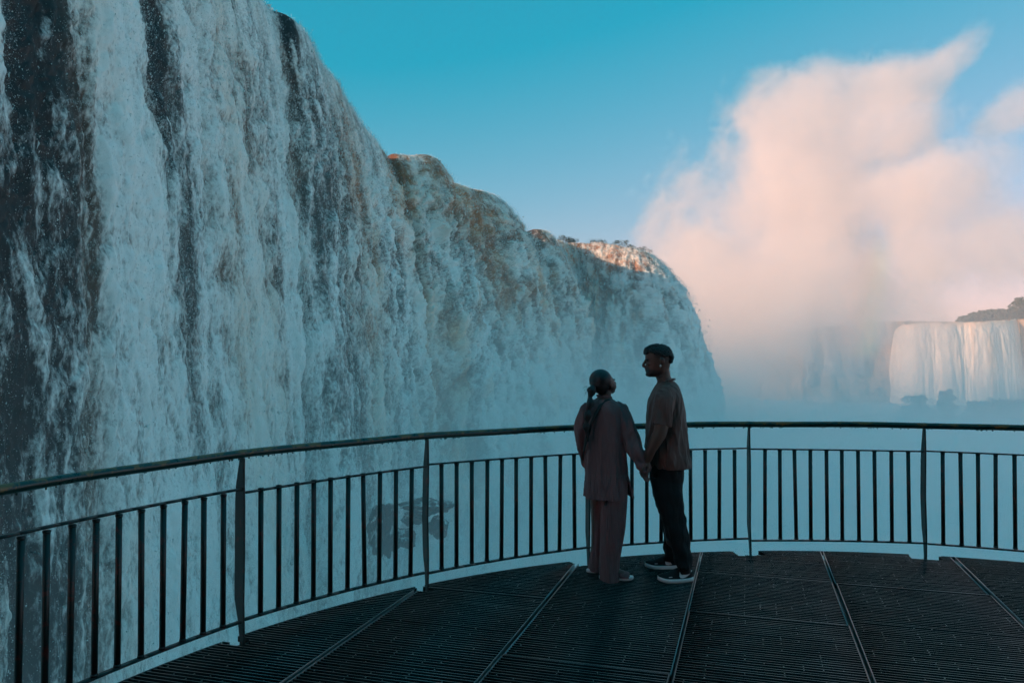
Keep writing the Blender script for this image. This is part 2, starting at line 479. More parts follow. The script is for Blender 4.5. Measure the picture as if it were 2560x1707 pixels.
# ------------------------------------------------------------------ the far side of the gorge
def far_curtain(name, pts, F, depth, nscale, NSx, NRx, seed, cov0, root=None, amp=0.8):
    """pts: (x, y, z) along a lip; water drops by depth and shoots out F metres"""
    pts = np.array(pts, float)
    dd_ = catmull(pts, 40)
    L = np.concatenate([[0], np.cumsum(np.hypot(np.diff(dd_[:, 0]), np.diff(dd_[:, 1])))])
    s = np.linspace(0, L[-1], NSx)
    x, y, z = (np.interp(s, L, dd_[:, k]) for k in range(3))
    tx_, ty_ = np.gradient(x), np.gradient(y); q_ = np.hypot(tx_, ty_); nx2, ny2 = ty_ / q_, -tx_ / q_
    Dv = depth * np.linspace(0, 1, NRx)[None, :] ** 1.2
    Sv = np.repeat(s[:, None], NRx, 1); Wv = 5.5 * (np.sqrt(Dv + 0.6) - 0.77) + 0 * Sv
    bl = np.abs(pn(Sv / (4 * nscale), Wv / (9 * nscale), seed)) + 0.6 * np.abs(pn(Sv / (1.8 * nscale), Wv / (4 * nscale), seed + 1))
    cm = fbm(Sv / (3 * nscale), Wv / 60, 3, seed + 2)
    o_ = F * np.sqrt(Dv / depth) + (bl - 0.5 + cm) * amp * np.minimum(1, 0.25 + Dv / 8)
    VV = np.stack([x[:, None] + nx2[:, None] * o_, y[:, None] + ny2[:, None] * o_, z[:, None] + (0.9 * fbm(s / 5.0, 0 * s + seed, 4, seed + 6) * min(1, depth / 30))[:, None] - Dv + 0.3 * cm], -1)
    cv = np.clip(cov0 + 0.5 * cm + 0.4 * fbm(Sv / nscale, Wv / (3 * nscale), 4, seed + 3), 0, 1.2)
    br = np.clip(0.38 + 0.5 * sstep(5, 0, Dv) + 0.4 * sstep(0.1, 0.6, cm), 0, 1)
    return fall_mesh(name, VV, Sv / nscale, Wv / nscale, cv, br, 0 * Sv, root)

YF = 540.0
broad = far_curtain('waterfall', [tuple(at(px, py, YF + dy)) for px, py, dy in ((2240, 822, 18), (2256, 813, 6), (2285, 809, -2), (2330, 806, -4), (2365, 808, -7), (2400, 805, -5), (2450, 805, -7), (2490, 801, -3), (2522, 801, 2), (2538, 797, 13))],
                    7, 60, 1.6, 260, 160, 60, 1.15)
tag(broad, 'broad sunlit peach white waterfall across the gorge at the far right', 'waterfall')
m_farrock, n, l, b = new_mat('far_cliff_rock')
tc = n.new('ShaderNodeTexCoord')
mp = n.new('ShaderNodeMapping'); mp.inputs['Scale'].default_value = (1, 1, 0.35); l.new(tc.outputs['Object'], mp.inputs['Vector'])
f1 = noise_tex(n, l, mp.outputs['Vector'], 0.18, 8, 0.65)
l.new(ramp(n, l, f1, [(0.3, (0.20, 0.15, 0.08)), (0.5, (0.40, 0.26, 0.14)), (0.7, (0.55, 0.38, 0.23))]), b.inputs['Base Color'])
b.inputs['Roughness'].default_value = 0.85
bump(n, l, b, f1, 0.8, 1.5)
pts = [(1880, 1010, 75), (1930, 900, 60), (1985, 838, 42), (2060, 826, 32), (2120, 815, 28), (2200, 806, 25), (2262, 803, 22), (2400, 804, 22), (2520, 800, 22), (2556, 798, 8), (2620, 796, 0), (2900, 790, 0)]
cl = catmull(np.array([tuple(at(px, py, YF + dy)) for px, py, dy in pts]), 16)
nz_ = 26
zz = np.linspace(0, 1, nz_)[None, :]
u_ = np.arange(len(cl))[:, None] * 1.0
o_ = 14 * zz ** 1.5 + 5 * fbm(u_ / 9, zz * 2.5 + 0 * u_, 4, 80)
Vc = np.stack([cl[:, 0:1] + 3 * fbm(u_ / 5, zz * 4 + 0 * u_, 3, 81), cl[:, 1:2] - o_, cl[:, 2:3] + 0.8 * fbm(u_ / 4, 0 * zz + 0 * u_, 3, 82) - zz * (cl[:, 2:3] - WATER_Z + 1)], -1)
back = np.stack([cl[:, 0], cl[:, 1] + 300, cl[:, 2] + 1], -1)[:, None]
Vc = np.concatenate([back, Vc], 1)
far = link_mesh('cliff', np_mesh('far_cliff', Vc.reshape(-1, 3), grid_faces(len(cl), nz_ + 1)[:, ::-1]), m_farrock)
tag(far, 'hazy brown cliff on the far side of the gorge', 'cliff', kind='structure')
for px, w, dpt, lab in ((2015, 22, 40, 'leftmost of the thin pale cascades on the hazy far cliff'), (2068, 10, 34, 'narrow pale cascade between two others on the hazy far cliff'),
                        (2125, 22, 36, 'thin cascade beside the rainbow on the hazy far cliff')):
    k = np.argmin(np.abs(project(cl)[0] - px)); zl = cl[k, 2] + 0.4; yl = cl[k, 1] - 2.0
    w_ = w / F_PX * yl
    o = far_curtain('waterfall', [(cl[k, 0] - w_ / 2, yl, zl - 0.4), (cl[k, 0], yl - 0.8, zl), (cl[k, 0] + w_ / 2, yl, zl + 0.2)], 9, dpt, 1.2, 40, 80, 90 + px, 0.45, amp=0.5)
    tag(o, lab, 'waterfall', 'thin cascades on the far cliff')

# trees
m_leaf, n, l, b = new_mat('foliage')
oi = n.new('ShaderNodeObjectInfo'); tc = n.new('ShaderNodeTexCoord')
f1 = noise_tex(n, l, tc.outputs['Object'], 0.9, 4)
l.new(ramp(n, l, f1, [(0.3, (0.018, 0.032, 0.010)), (0.7, (0.07, 0.085, 0.03))]), b.inputs['Base Color'])
b.inputs['Roughness'].default_value = 0.7
m_bark = simple_mat('bark', (0.07, 0.05, 0.035), 0.9, var=0.4, vscale=3)
def tree(name, base, h, w, label, group, seed, trunk_h=0.3, nclump=26, leaf=0.35, flat=0.8):
    r = np.random.default_rng(seed)
    root = empty(name, base)
    tag(root, label, 'shrub' if 'shrub' in name else 'tree', group)
    bm = bmesh.new()
    th = h * trunk_h
    def limb(a, b_, r0, r1):
        a, b_ = Vector(a), Vector(b_)
        q = (b_ - a).to_track_quat('Z', 'Y')
        rings = []
        for p, rr in ((a, r0), ((a + b_) / 2 + Vector(r.normal(0, 0.03 * h, 3)), (r0 + r1) / 2), (b_, r1)):
            rings.append([bm.verts.new(p + q @ Vector((math.cos(t) * rr, math.sin(t) * rr, 0))) for t in np.arange(6) * math.pi / 3])
        for A, B in zip(rings, rings[1:]):
            for i in range(6): bm.faces.new((A[i], A[(i + 1) % 6], B[(i + 1) % 6], B[i]))
    cl_ = []
    for k in range(nclump):
        a = r.uniform(0, 2 * math.pi); rad = math.sqrt(r.uniform(0, 1)) * 0.42 * w
        zf = r.uniform(0, 1)
        rad *= (1 - 0.75 * max(0, zf - 0.35))
        cl_.append((math.cos(a) * rad, math.sin(a) * rad * flat, th + (h - th) * (0.08 + 0.84 * zf)))
    limb((0, 0, -0.5), (0, 0, th * 1.4), 0.035 * h, 0.022 * h)
    for c in cl_[:9]:
        limb((0, 0, th * r.uniform(0.7, 1.4)), c, 0.014 * h, 0.004 * h)
    bm_obj('trunk', bm, m_bark, root)
    VV = []
    for c in cl_:
        nl = 70
        cr = r.uniform(0.10, 0.2) * w
        d = r.normal(0, 1, (nl, 3)); d /= np.linalg.norm(d, axis=1, keepdims=True)
        P = np.array(c) + d * cr * r.uniform(0.3, 1.0, (nl, 1)) ** 0.6 * np.array([1, 1, 0.7])
        a1 = r.normal(0, 1, (nl, 3)); a1 /= np.linalg.norm(a1, axis=1, keepdims=True)
        a2 = np.cross(a1, r.normal(0, 1, (nl, 3))); a2 /= np.linalg.norm(a2, axis=1, keepdims=True)
        ls = leaf * r.uniform(0.6, 1.3, (nl, 1))
        VV.append(np.stack([P - a1 * ls, P - a2 * ls * 0.6, P + a1 * ls, P + a2 * ls * 0.6], 1))
    VV = np.concatenate(VV).reshape(-1, 3)
    link_mesh('crown', np_mesh('crown', VV, np.arange(len(VV)).reshape(-1, 4), False), m_leaf, root, smooth=False)
    return root
for i, (px, py, w, h, sd_, lab) in enumerate(((1408, 601, 5.5, 1.9, 1, 'low dark shrub on the brink above the orange sunlit water'),
                                  (1432, 602, 4.0, 1.5, 2, 'small shrub right behind the orange lit lip of the fall'),
                                  (1492, 608, 7.0, 1.7, 3, 'wide flat shrub on the middle of the sunlit brink'),
                                  (1556, 616, 6.0, 2.2, 4, 'taller spiky shrub above the white sunlit water'),
                                  (1600, 624, 6.0, 1.6, 5, 'low shrub nearest the outer corner of the brink'))):
    p = at(px, py + 11, 178)
    tree('shrub', p, h, w, lab, 'shrubs along the brink of the fall', sd_, 0.2, 11, 0.11)
p = at(2551, 803, YF + 26); tree('tree', p, 17, 17, 'tall open crowned tree behind the far waterfall at the right edge', None, 21, 0.25, 40, 0.8)
for i, (px, w, h, lab) in enumerate(((2412, 12, 5, 'lowest bush at the left end of the far clifftop trees'), (2440, 15, 7.5, 'second tree from the left end of the far clifftop row'), (2462, 16, 9, 'rounded tree just left of the middle of the far clifftop row'),
                                     (2486, 17, 10.5, 'rounded tree in the middle of the far clifftop row'), (2508, 17, 10, 'bushy tree right of the middle of the far clifftop row'), (2530, 16, 11, 'tree touching the tall open crowned one on the far clifftop'),
                                     (2575, 20, 12, 'broad tree right of the tall one at the frame edge'))):
    tree('tree', at(px, 808, YF + 28), h, w, lab, 'trees on the far clifftop', 30 + i, 0.08, 34, 0.7)
for i, (px, py, w, h, lab) in enumerate(((2290, 985, 16, 20, 'rounded dark treetop standing out of the mist at the left'), (2368, 970, 11, 24, 'tall domed dark treetop in the mist before the far waterfall'),
                                (2440, 1005, 14, 15, 'low treetop barely out of the mist'), (2490, 1000, 18, 16, 'wide low treetop in the mist under the far waterfall'), (2545, 1002, 18, 16, 'rightmost treetop in the mist'))):
    pt = at(px, py, 400)
    tree('tree', (pt.x, pt.y, pt.z - h), h, w, lab, 'treetops in the gorge mist', 50 + i, 0.3, 40, 0.8, 1.0)


m_wash, n, l, b = new_mat('wave_washed_rock')
tc = n.new('ShaderNodeTexCoord'); geo = n.new('ShaderNodeNewGeometry'); sn_ = n.new('ShaderNodeSeparateXYZ'); l.new(geo.outputs['Normal'], sn_.inputs[0])
mp = n.new('ShaderNodeMapping'); mp.inputs['Scale'].default_value = (1, 1, 0.3); l.new(geo.outputs['Position'], mp.inputs['Vector'])
f1 = noise_tex(n, l, mp.outputs['Vector'], 1.3, 7, 0.68, 0.4)
w_ = math_node(n, l, 'MULTIPLY_ADD', sn_.outputs['Z'], 0.10, f1)
l.new(ramp(n, l, w_, [(0.60, (0.010, 0.012, 0.013)), (0.70, (0.70, 0.78, 0.76))]), b.inputs['Base Color'])
b.inputs['Roughness'].default_value = 0.4
bump(n, l, b, f1, 0.8, 0.3)
# rocks at the foot of the fall and an unseen bank added behind the deck to darken the couple
def rock(px, py, Y, r, label, seed, group):
    bm = bmesh.new()
    bmesh.ops.create_icosphere(bm, subdivisions=5, radius=1)
    q = Vector(np.random.default_rng(seed).uniform(-50, 50, 3))
    for v in bm.verts:
        p = v.co.copy()
        k = 1 + 0.45 * mnoise.noise(p * 1.3 + q) + 0.30 * mnoise.noise(p * 2.9 + q) + 0.16 * (abs(mnoise.noise(p * 6 + q)) - 0.2) + 0.06 * mnoise.noise(p * 14 + q)
        v.co = Vector((p.x * r[0], p.y * r[1], p.z * r[2])) * k
    o = bm_obj('rock', bm, m_wash)
    o.location = at(px, py, Y)
    tag(o, label, 'rock', group)
G_ = 'rocks at the foot of the fall'
rock(952, 1322, 42, (0.62, 1.0, 1.35), 'tall dark wet rock at the foot of the fall seen between the balusters', 1, G_)
rock(1065, 1264, 45, (1.3, 1.2, 0.45), 'flat topped dark rock high in the mist at the foot of the fall', 2, G_)
rock(1000, 1345, 43, (0.75, 0.9, 0.5), 'low broken dark rock between the two larger rocks', 3, G_)
rock(1094, 1318, 45, (0.55, 0.8, 0.6), 'small dark rock awash below the flat topped one', 4, G_)
rock(1030, 1296, 46, (0.6, 0.8, 0.35), 'half drowned dark rock just left of the flat topped one', 5, G_)
gx, gy = np.meshgrid(np.linspace(-10, 20, 44), np.linspace(-48, -3.5, 50), indexing='ij')
gz = -30 + 47 * sstep(-3.5, -15, gy) + (5 * fbm(gx / 9, gy / 9, 4, 120) + 2.0 * fbm(gx / 2.5, gy / 2.5, 3, 121)) * sstep(-3.5, -9, gy)
shade_hill = link_mesh('shade_hill', np_mesh('shade_hill', np.stack([gx, gy, gz], -1).reshape(-1, 3), grid_faces(44, 50)), m_shade_hill)
tag(shade_hill, 'unseen steep bank added behind the deck to shade the couple', 'shade_hill', kind='structure')
# ------------------------------------------------------------------ mist and spray clouds (volumes)
def box_obj(name, lo, hi, mat):
    lo, hi = Vector(lo), Vector(hi)
    bm = bmesh.new()
    bmesh.ops.create_cube(bm, size=1)
    o = bm_obj(name, bm, mat, smooth=False)
    o.location = (lo + hi) / 2
    o.scale = hi - lo
    return o
def vol_mat(name, color, aniso=0.0):
    m = bpy.data.materials.new(name); m.use_nodes = True
    n, l = m.node_tree.nodes, m.node_tree.links
    n.remove(n['Principled BSDF'])
    pv = n.new('ShaderNodeVolumePrincipled')
    pv.inputs['Color'].default_value = (*color, 1)
    pv.inputs['Anisotropy'].default_value = aniso
    l.new(pv.outputs['Volume'], n['Material Output'].inputs['Volume'])
    geo = n.new('ShaderNodeNewGeometry')
    return m, n, l, pv, geo.outputs['Position']
def blob(n, l, pos, c, r):
    """1 at the centre of an ellipsoid, 0 on its surface"""
    a = n.new('ShaderNodeVectorMath'); a.operation = 'SUBTRACT'; l.new(pos, a.inputs[0]); a.inputs[1].default_value = c
    d = n.new('ShaderNodeVectorMath'); d.operation = 'DIVIDE'; l.new(a.outputs[0], d.inputs[0]); d.inputs[1].default_value = r
    e = n.new('ShaderNodeVectorMath'); e.operation = 'LENGTH'; l.new(d.outputs[0], e.inputs[0])
    return math_node(n, l, 'SUBTRACT', 1.0, e.outputs['Value'])
def smax(n, l, items, k=0.25):
    o = items[0]
    for i in items[1:]:
        o = math_node(n, l, 'SMOOTH_MAX', o, i, k)
    return o

# low mist filling the gorge
m_mist, n, l, pv, pos = vol_mat('gorge_mist', (0.988, 0.999, 0.996))
sx = n.new('ShaderNodeSeparateXYZ'); l.new(pos, sx.inputs[0])
nz = noise_tex(n, l, pos, 0.03, 4, 0.6)
def ymap(y0, y1, v0, v1):
    k = n.new('ShaderNodeMapRange'); k.interpolation_type = 'SMOOTHSTEP'
    for nm_, v_ in zip(('From Min', 'From Max', 'To Min', 'To Max'), (y0, y1, v0, v1)): k.inputs[nm_].default_value = v_
    l.new(sx.outputs['Y'], k.inputs['Value'])
    return k.outputs['Result']
rise_ = ymap(50, 130, 0.0, 2.0)                       # spray stands higher under the far half of the fall
drop = ymap(115, 330, 0.0, -30.0)                     # and the bank of mist sinks downstream
ztop = math_node(n, l, 'MULTIPLY_ADD', math_node(n, l, 'MULTIPLY', math_node(n, l, 'SUBTRACT', nz, 0.5), ymap(150, 350, 1.0, 2.4)), 26.0, math_node(n, l, 'ADD', drop, rise_))
h = math_node(n, l, 'SUBTRACT', ztop, sx.outputs['Z'])
mr = n.new('ShaderNodeMapRange'); mr.interpolation_type = 'SMOOTHSTEP'
mr.inputs['From Min'].default_value = -6; mr.inputs['From Max'].default_value = 24
mr.inputs['To Min'].default_value = 0; mr.inputs['To Max'].default_value = 0.032
l.new(h, mr.inputs['Value'])
# thin spray blown off the far half of the curtain
tz = n.new('ShaderNodeMapRange'); tz.interpolation_type = 'SMOOTHSTEP'
for nm_, v_ in zip(('From Min', 'From Max', 'To Min', 'To Max'), (16, -8, 0, 0.012)): tz.inputs[nm_].default_value = v_
l.new(math_node(n, l, 'MULTIPLY_ADD', math_node(n, l, 'SUBTRACT', nz, 0.5), -16.0, sx.outputs['Z']), tz.inputs['Value'])
xm = n.new('ShaderNodeMapRange'); xm.interpolation_type = 'SMOOTHSTEP'
for nm_, v_ in zip(('From Min', 'From Max', 'To Min', 'To Max'), (26, 50, 1, 0)): xm.inputs[nm_].default_value = v_
l.new(sx.outputs['X'], xm.inputs['Value']); xfall = xm.outputs['Result']
thin_ = math_node(n, l, 'MULTIPLY', tz.outputs['Result'], math_node(n, l, 'MULTIPLY', ymap(18, 80, 0.35, 1.0), math_node(n, l, 'MULTIPLY', ymap(150, 200, 1.0, 0.0), xfall)))
l.new(math_node(n, l, 'ADD', mr.outputs['Result'], thin_), pv.inputs['Density'])
mist = box_obj('mist', (-45, 9, WATER_Z - 0.5), (400, 530, 20), m_mist)
tag(mist, 'blue shaded mist filling the gorge below the railing', 'mist', kind='stuff')

# the tall sunlit cloud of spray
m_pl, n, l, pv, pos = vol_mat('sunlit_spray', (0.975, 0.95, 0.93), 0.0)
PY_ = 270.0
def pb(px, py, rx, rz, Y=PY_, ry=40):
    p = at(px, py, Y); k = Y / F_PX
    return blob(n, l, pos, tuple(p), (rx * k, ry, rz * k))
items = [pb(2000, 520, 340, 330, 290), pb(2040, 310, 230, 190, 285), pb(2220, 215, 170, 95, 270), pb(2330, 178, 85, 60, 265), pb(2220, 330, 190, 120, 265), pb(2340, 500, 240, 170, 252), pb(1790, 700, 290, 250, 305),
         pb(2000, 730, 480, 250, 285), pb(2470, 610, 300, 170, 248), pb(2570, 270, 80, 90, 248)]
env = smax(n, l, items, 0.2)
n1 = noise_tex(n, l, pos, 0.022, 7, 0.6, 0.5)
d = math_node(n, l, 'MULTIPLY_ADD', math_node(n, l, 'SUBTRACT', n1, 0.5), 2.3, env)
n2 = noise_tex(n, l, pos, 0.085, 5, 0.62, 0.8)
d = math_node(n, l, 'MULTIPLY_ADD', math_node(n, l, 'SUBTRACT', n2, 0.5), 1.0, d)
mr = n.new('ShaderNodeMapRange'); mr.interpolation_type = 'SMOOTHSTEP'
mr.inputs['From Min'].default_value = 0.12; mr.inputs['From Max'].default_value = 0.55
mr.inputs['To Min'].default_value = 0; mr.inputs['To Max'].default_value = 0.042
l.new(d, mr.inputs['Value'])
# thin sunlit veil before the far cliff
veil = smax(n, l, [pb(2400, 850, 500, 240, 246), pb(1900, 840, 230, 260, 268)], 0.2)
mv = n.new('ShaderNodeMapRange'); mv.interpolation_type = 'SMOOTHSTEP'
mv.inputs['From Min'].default_value = 0.0; mv.inputs['From Max'].default_value = 0.6
mv.inputs['To Min'].default_value = 0; mv.inputs['To Max'].default_value = 0.0085
l.new(veil, mv.inputs['Value'])
wl_ = pb(1800, 870, 210, 200, 305)
mw = n.new('ShaderNodeMapRange'); mw.interpolation_type = 'SMOOTHSTEP'
mw.inputs['From Min'].default_value = 0.0; mw.inputs['From Max'].default_value = 0.7
mw.inputs['To Min'].default_value = 0; mw.inputs['To Max'].default_value = 0.045
l.new(wl_, mw.inputs['Value'])
l.new(math_node(n, l, 'ADD', mw.outputs['Result'], math_node(n, l, 'ADD', mr.outputs['Result'], mv.outputs['Result'])), pv.inputs['Density'])
m_pl.cycles.volume_step_rate = 0.4
a = at(1400, 1050, PY_); c = at(2780, 20, PY_)
plume = box_obj('spray_cloud', (a.x - 2, 206, -28), (c.x, 346, c.z + 6), m_pl)
tag(plume, 'tall pale pink sunlit cloud of spray rising at the right', 'spray cloud', kind='stuff')

# a faint rainbow in the drifting spray: the bow's colours painted by position into a thin box of mist
m_bow, n, l, pv, pos = vol_mat('rainbow_spray', (1, 1, 1))
YB = 430.0
cx_ = math.tan(R(66)) * YB
sx = n.new('ShaderNodeSeparateXYZ'); l.new(pos, sx.inputs[0])
dx_ = math_node(n, l, 'SUBTRACT', cx_, sx.outputs['X']); dz_ = math_node(n, l, 'ADD', sx.outputs['Z'], 100.0)
rad_ = math_node(n, l, 'SQRT', math_node(n, l, 'ADD', math_node(n, l, 'MULTIPLY', dx_, dx_), math_node(n, l, 'MULTIPLY', dz_, dz_)))
r0 = math.hypot(cx_ - at(2100, 800, YB).x, at(2100, 800, YB).z + 100); r1 = math.hypot(cx_ - at(2215, 800, YB).x, at(2215, 800, YB).z + 100)
mr = n.new('ShaderNodeMapRange'); mr.inputs['From Min'].default_value = r0; mr.inputs['From Max'].default_value = r1
l.new(rad_, mr.inputs['Value'])
l.new(ramp(n, l, mr.outputs['Result'], [(0.0, (1, 0.45, 0.35)), (0.28, (1, 0.42, 0.12)), (0.5, (1, 0.88, 0.25)), (0.68, (0.5, 1, 0.5)), (0.85, (0.4, 0.65, 1)), (1.0, (0.7, 0.6, 1))]), pv.inputs['Color'])
across = ramp(n, l, mr.outputs['Result'], [(0.0, (0, 0, 0)), (0.35, (1, 1, 1)), (0.6, (1, 1, 1)), (1.0, (0, 0, 0))])
za, zb = at(2150, 905, YB).z, at(2150, 560, YB).z
up = n.new('ShaderNodeMapRange'); up.interpolation_type = 'SMOOTHSTEP'
for nm_, v_ in zip(('From Min', 'From Max', 'To Min', 'To Max'), (zb, (za + zb) / 2 - 12, 0, 1)): up.inputs[nm_].default_value = v_
l.new(sx.outputs['Z'], up.inputs['Value'])
dn = n.new('ShaderNodeMapRange'); dn.interpolation_type = 'SMOOTHSTEP'
for nm_, v_ in zip(('From Min', 'From Max', 'To Min', 'To Max'), (za, za + 10, 0, 1)): dn.inputs[nm_].default_value = v_
l.new(sx.outputs['Z'], dn.inputs['Value'])
l.new(math_node(n, l, 'MULTIPLY', math_node(n, l, 'MULTIPLY', across, up.outputs['Result']), math_node(n, l, 'MULTIPLY', dn.outputs['Result'], 0.07)), pv.inputs['Density'])
bow = box_obj('rainbow', (at(2075, 800, YB).x, YB - 12, za), (at(2245, 800, YB).x, YB + 12, zb), m_bow)
tag(bow, 'faint orange and green foot of a rainbow before the far cliff', 'rainbow', kind='stuff')
# ------------------------------------------------------------------ viewing deck of steel grating
DC = np.array([2.278, 1.995]); RAIL_R = 4.64; DECK_R = 4.735
UU = np.array([0.957, -0.29]); UU /= np.linalg.norm(UU); VVv = np.array([-UU[1], UU[0]])
du0, dv0 = DC @ UU, DC @ VVv
m_grate, n, l, b = new_mat('wet_dark_steel')
tc = n.new('ShaderNodeTexCoord')
f1 = noise_tex(n, l, tc.outputs['Object'], 3.0, 5, 0.6)
f2 = noise_tex(n, l, tc.outputs['Object'], 40.0, 3, 0.6)
ge = n.new('ShaderNodeNewGeometry'); sz = n.new('ShaderNodeSeparateXYZ'); l.new(ge.outputs['True Normal'], sz.inputs[0])
lit_worn_top = math_node(n, l, 'GREATER_THAN', sz.outputs['Z'], 0.7)                         # worn tops; skylight on them and shade down the sides put into colour
bare = ramp(n, l, f1, [(0.3, (0.10, 0.10, 0.10)), (0.7, (0.30, 0.30, 0.29))])
l.new(mix_col(n, l, lit_worn_top, (0.006, 0.007, 0.007), bare), b.inputs['Base Color'])
l.new(math_node(n, l, 'MULTIPLY_ADD', f2, 0.35, 0.18), b.inputs['Roughness'])
l.new(math_node(n, l, 'MULTIPLY', lit_worn_top, 0.8), b.inputs['Metallic'])
l.new(math_node(n, l, 'MULTIPLY_ADD', lit_worn_top, 0.4, 0.1), b.inputs['Specular IOR Level'])
m_band = simple_mat('galvanised_edge', (0.22, 0.22, 0.22), 0.35, 0.7, 0.3, 20)
m_beam = simple_mat('deck_beam_paint', (0.02, 0.025, 0.025), 0.6, 0.2, 0.3, 4)

post_ang = [R(93.3 + 17.62 * k) for k in range(-3, 6)]
post_xy = [DC + RAIL_R * np.array([math.cos(a), math.sin(a)]) for a in post_ang]
deck = empty('deck', (DC[0], DC[1], 0))
tag(deck, 'round viewing deck of dark wet steel grating', 'deck', kind='structure')
def kid(name, me, mat, parent, smooth=False):
    o = link_mesh(name, me, mat, parent, smooth)
    if parent.type == 'EMPTY': o.matrix_parent_inverse = Matrix.Translation(parent.location).inverted()
    return o
class Boxes:
    def __init__(s): s.V = []; s.F = []; s.n = 0
    def add(s, pts):                       # 8 points, bottom 4 then top 4, counter-clockwise
        s.V.append(np.array(pts, float)); b_ = s.n
        s.F += [(b_, b_ + 3, b_ + 2, b_ + 1), (b_ + 4, b_ + 5, b_ + 6, b_ + 7), (b_, b_ + 1, b_ + 5, b_ + 4), (b_ + 1, b_ + 2, b_ + 6, b_ + 5), (b_ + 2, b_ + 3, b_ + 7, b_ + 6), (b_ + 3, b_, b_ + 4, b_ + 7)]
        s.n += 8
    def uv(s, u0, u1, v0, v1, z0, z1):
        q = [UU * u + VVv * v for u, v in ((u0, v0), (u1, v0), (u1, v1), (u0, v1))]
        s.add([(*p, z0) for p in q] + [(*p, z1) for p in q])
    def mesh(s, name): return np_mesh(name, np.concatenate(s.V), np.array(s.F), False)
def u_range(v, u0, u1, rad):
    k = rad ** 2 - (v - dv0) ** 2
    if k <= 0: return None
    k = math.sqrt(k)
    a, b_ = max(u0, du0 - k), min(u1, du0 + k)
    return (a, b_) if b_ - a > 0.02 else None
def notch(k):
    return 0.115 if 40 < math.degrees(post_ang[k]) < 118 else 0.045
def cut(a, b_, v):
    """the stretch a..b_ of a bar at v, less the slots cut for the posts"""
    segs = [(a, b_)]
    for k, p in enumerate(post_xy):
        pu, pv = p @ UU, p @ VVv
        if abs(v - pv) > 0.3 or a > pu + 0.3 or b_ < pu - 0.3: continue
        rd = np.array([math.cos(post_ang[k]), math.sin(post_ang[k])]); tg = np.array([-rd[1], rd[0]])
        rel = VVv * (v - pv)
        lo_, hi_ = -0.3, 0.3
        for vec, lim, sgn in ((rd, -0.05, 1), (tg, -notch(k), 1), (-tg, -notch(k), 1)):
            cst, slope = rel @ vec - lim, UU @ vec          # keep cst + slope*x > 0
            if abs(slope) < 1e-6:
                if cst < 0: hi_ = lo_
            elif slope > 0: lo_ = max(lo_, -cst / slope)
            else: hi_ = min(hi_, -cst / slope)
        if hi_ - lo_ < 0.01: continue
        out_ = []
        for s0, s1 in segs:
            if s1 < pu + lo_ or s0 > pu + hi_: out_.append((s0, s1)); continue
            if s0 < pu + lo_ - 0.02: out_.append((s0, pu + lo_))
            if s1 > pu + hi_ + 0.02: out_.append((pu + hi_, s1))
        segs = out_
    return segs
seams = [-3.25, -2.274, -1.334, -0.394, 0.594, 1.612, 2.60, 3.60, 4.60]
def floor_v(px, py):
    d = at(px, py, 1.0) - Vector((0, 0, EYE)); t = -EYE / d.z
    return float(np.array([d.x * t, d.y * t]) @ VVv)
joints = {0: [], 1: [floor_v(1362, 1494)], 2: [floor_v(1238, 1634)], 3: [floor_v(1746, 1429), floor_v(1715, 1526)], 4: [floor_v(2085, 1457)], 5: [floor_v(2510, 1560)], 6: [4.0], 7: [3.4]}
jr = np.random.default_rng(12)
for k in range(len(seams) - 1):
    cuts = sorted([-1.2] + joints[k] + [8.0])
    for c0, c1 in zip(cuts, cuts[1:]):
        sh = jr.uniform(-0.008, 0.008)
        ua, ub = seams[k] + 0.013 + sh, seams[k + 1] - 0.013 + sh
        bars, bands = Boxes(), Boxes()
        vs = np.arange(c0 + 0.02, c1 - 0.015, 0.0343)
        vmax = None
        for v in vs:
            r_ = u_range(v, ua, ub, DECK_R)
            if r_ is None: continue
            vmax = v
            dz = jr.normal(0, 0.0006)
            for s0, s1 in cut(*r_, v):
                bars.uv(s0, s1, v - 0.003, v + 0.003, -0.032, dz)
        if not bars.n: continue
        # twisted cross rods, their crowns showing as small bright ticks between the bars
        for j, u in enumerate(np.arange(ua + 0.05, ub - 0.02, 0.1)):
            for i, v in enumerate(vs[:-1]):
                vm = v + 0.017
                if u_range(vm, u - 0.01, u + 0.02, DECK_R - 0.02) is None or not any(s0 <= u <= s1 for s0, s1 in cut(ua, ub, vm)): continue
                if v > -0.2 and jr.uniform() < 0.22:
                    up = jr.uniform(-0.003, 0.0015)
                    q0 = v + jr.uniform(0.004, 0.018); bars.uv(u - 0.003, u + 0.003, q0, q0 + jr.uniform(0.006, 0.014), -0.012, up)
        # light edge bars of the panel
        for u in (ua, ub):
            k_ = (DECK_R - 0.01) ** 2 - (u - du0) ** 2
            if k_ <= 0: continue
            v1_ = min(c1 - 0.004, dv0 + math.sqrt(k_))
            for p_ in post_xy:
                if abs(p_ @ UU - u) < 0.125 and abs(v1_ - p_ @ VVv) < 0.2: v1_ = min(v1_, p_ @ VVv - 0.06)
            if v1_ - c0 > 0.03: bands.uv(u - 0.0028, u + 0.0028, c0 + 0.004, v1_, -0.034, 0.0022)
        for v in (c0, c1):
            r_ = u_range(v, ua, ub, DECK_R)
            if r_ and v > -1.1 and v < 7.9: bars.uv(r_[0], r_[1], v + (0.004 if v == c0 else -0.008), v + (0.008 if v == c0 else -0.004), -0.034, 0.0012)
        p = kid('grating_panel', bars.mesh('grating_panel'), m_grate, deck)
        if bands.n: kid('edge_bar', bands.mesh('edge_bar'), m_band, p)
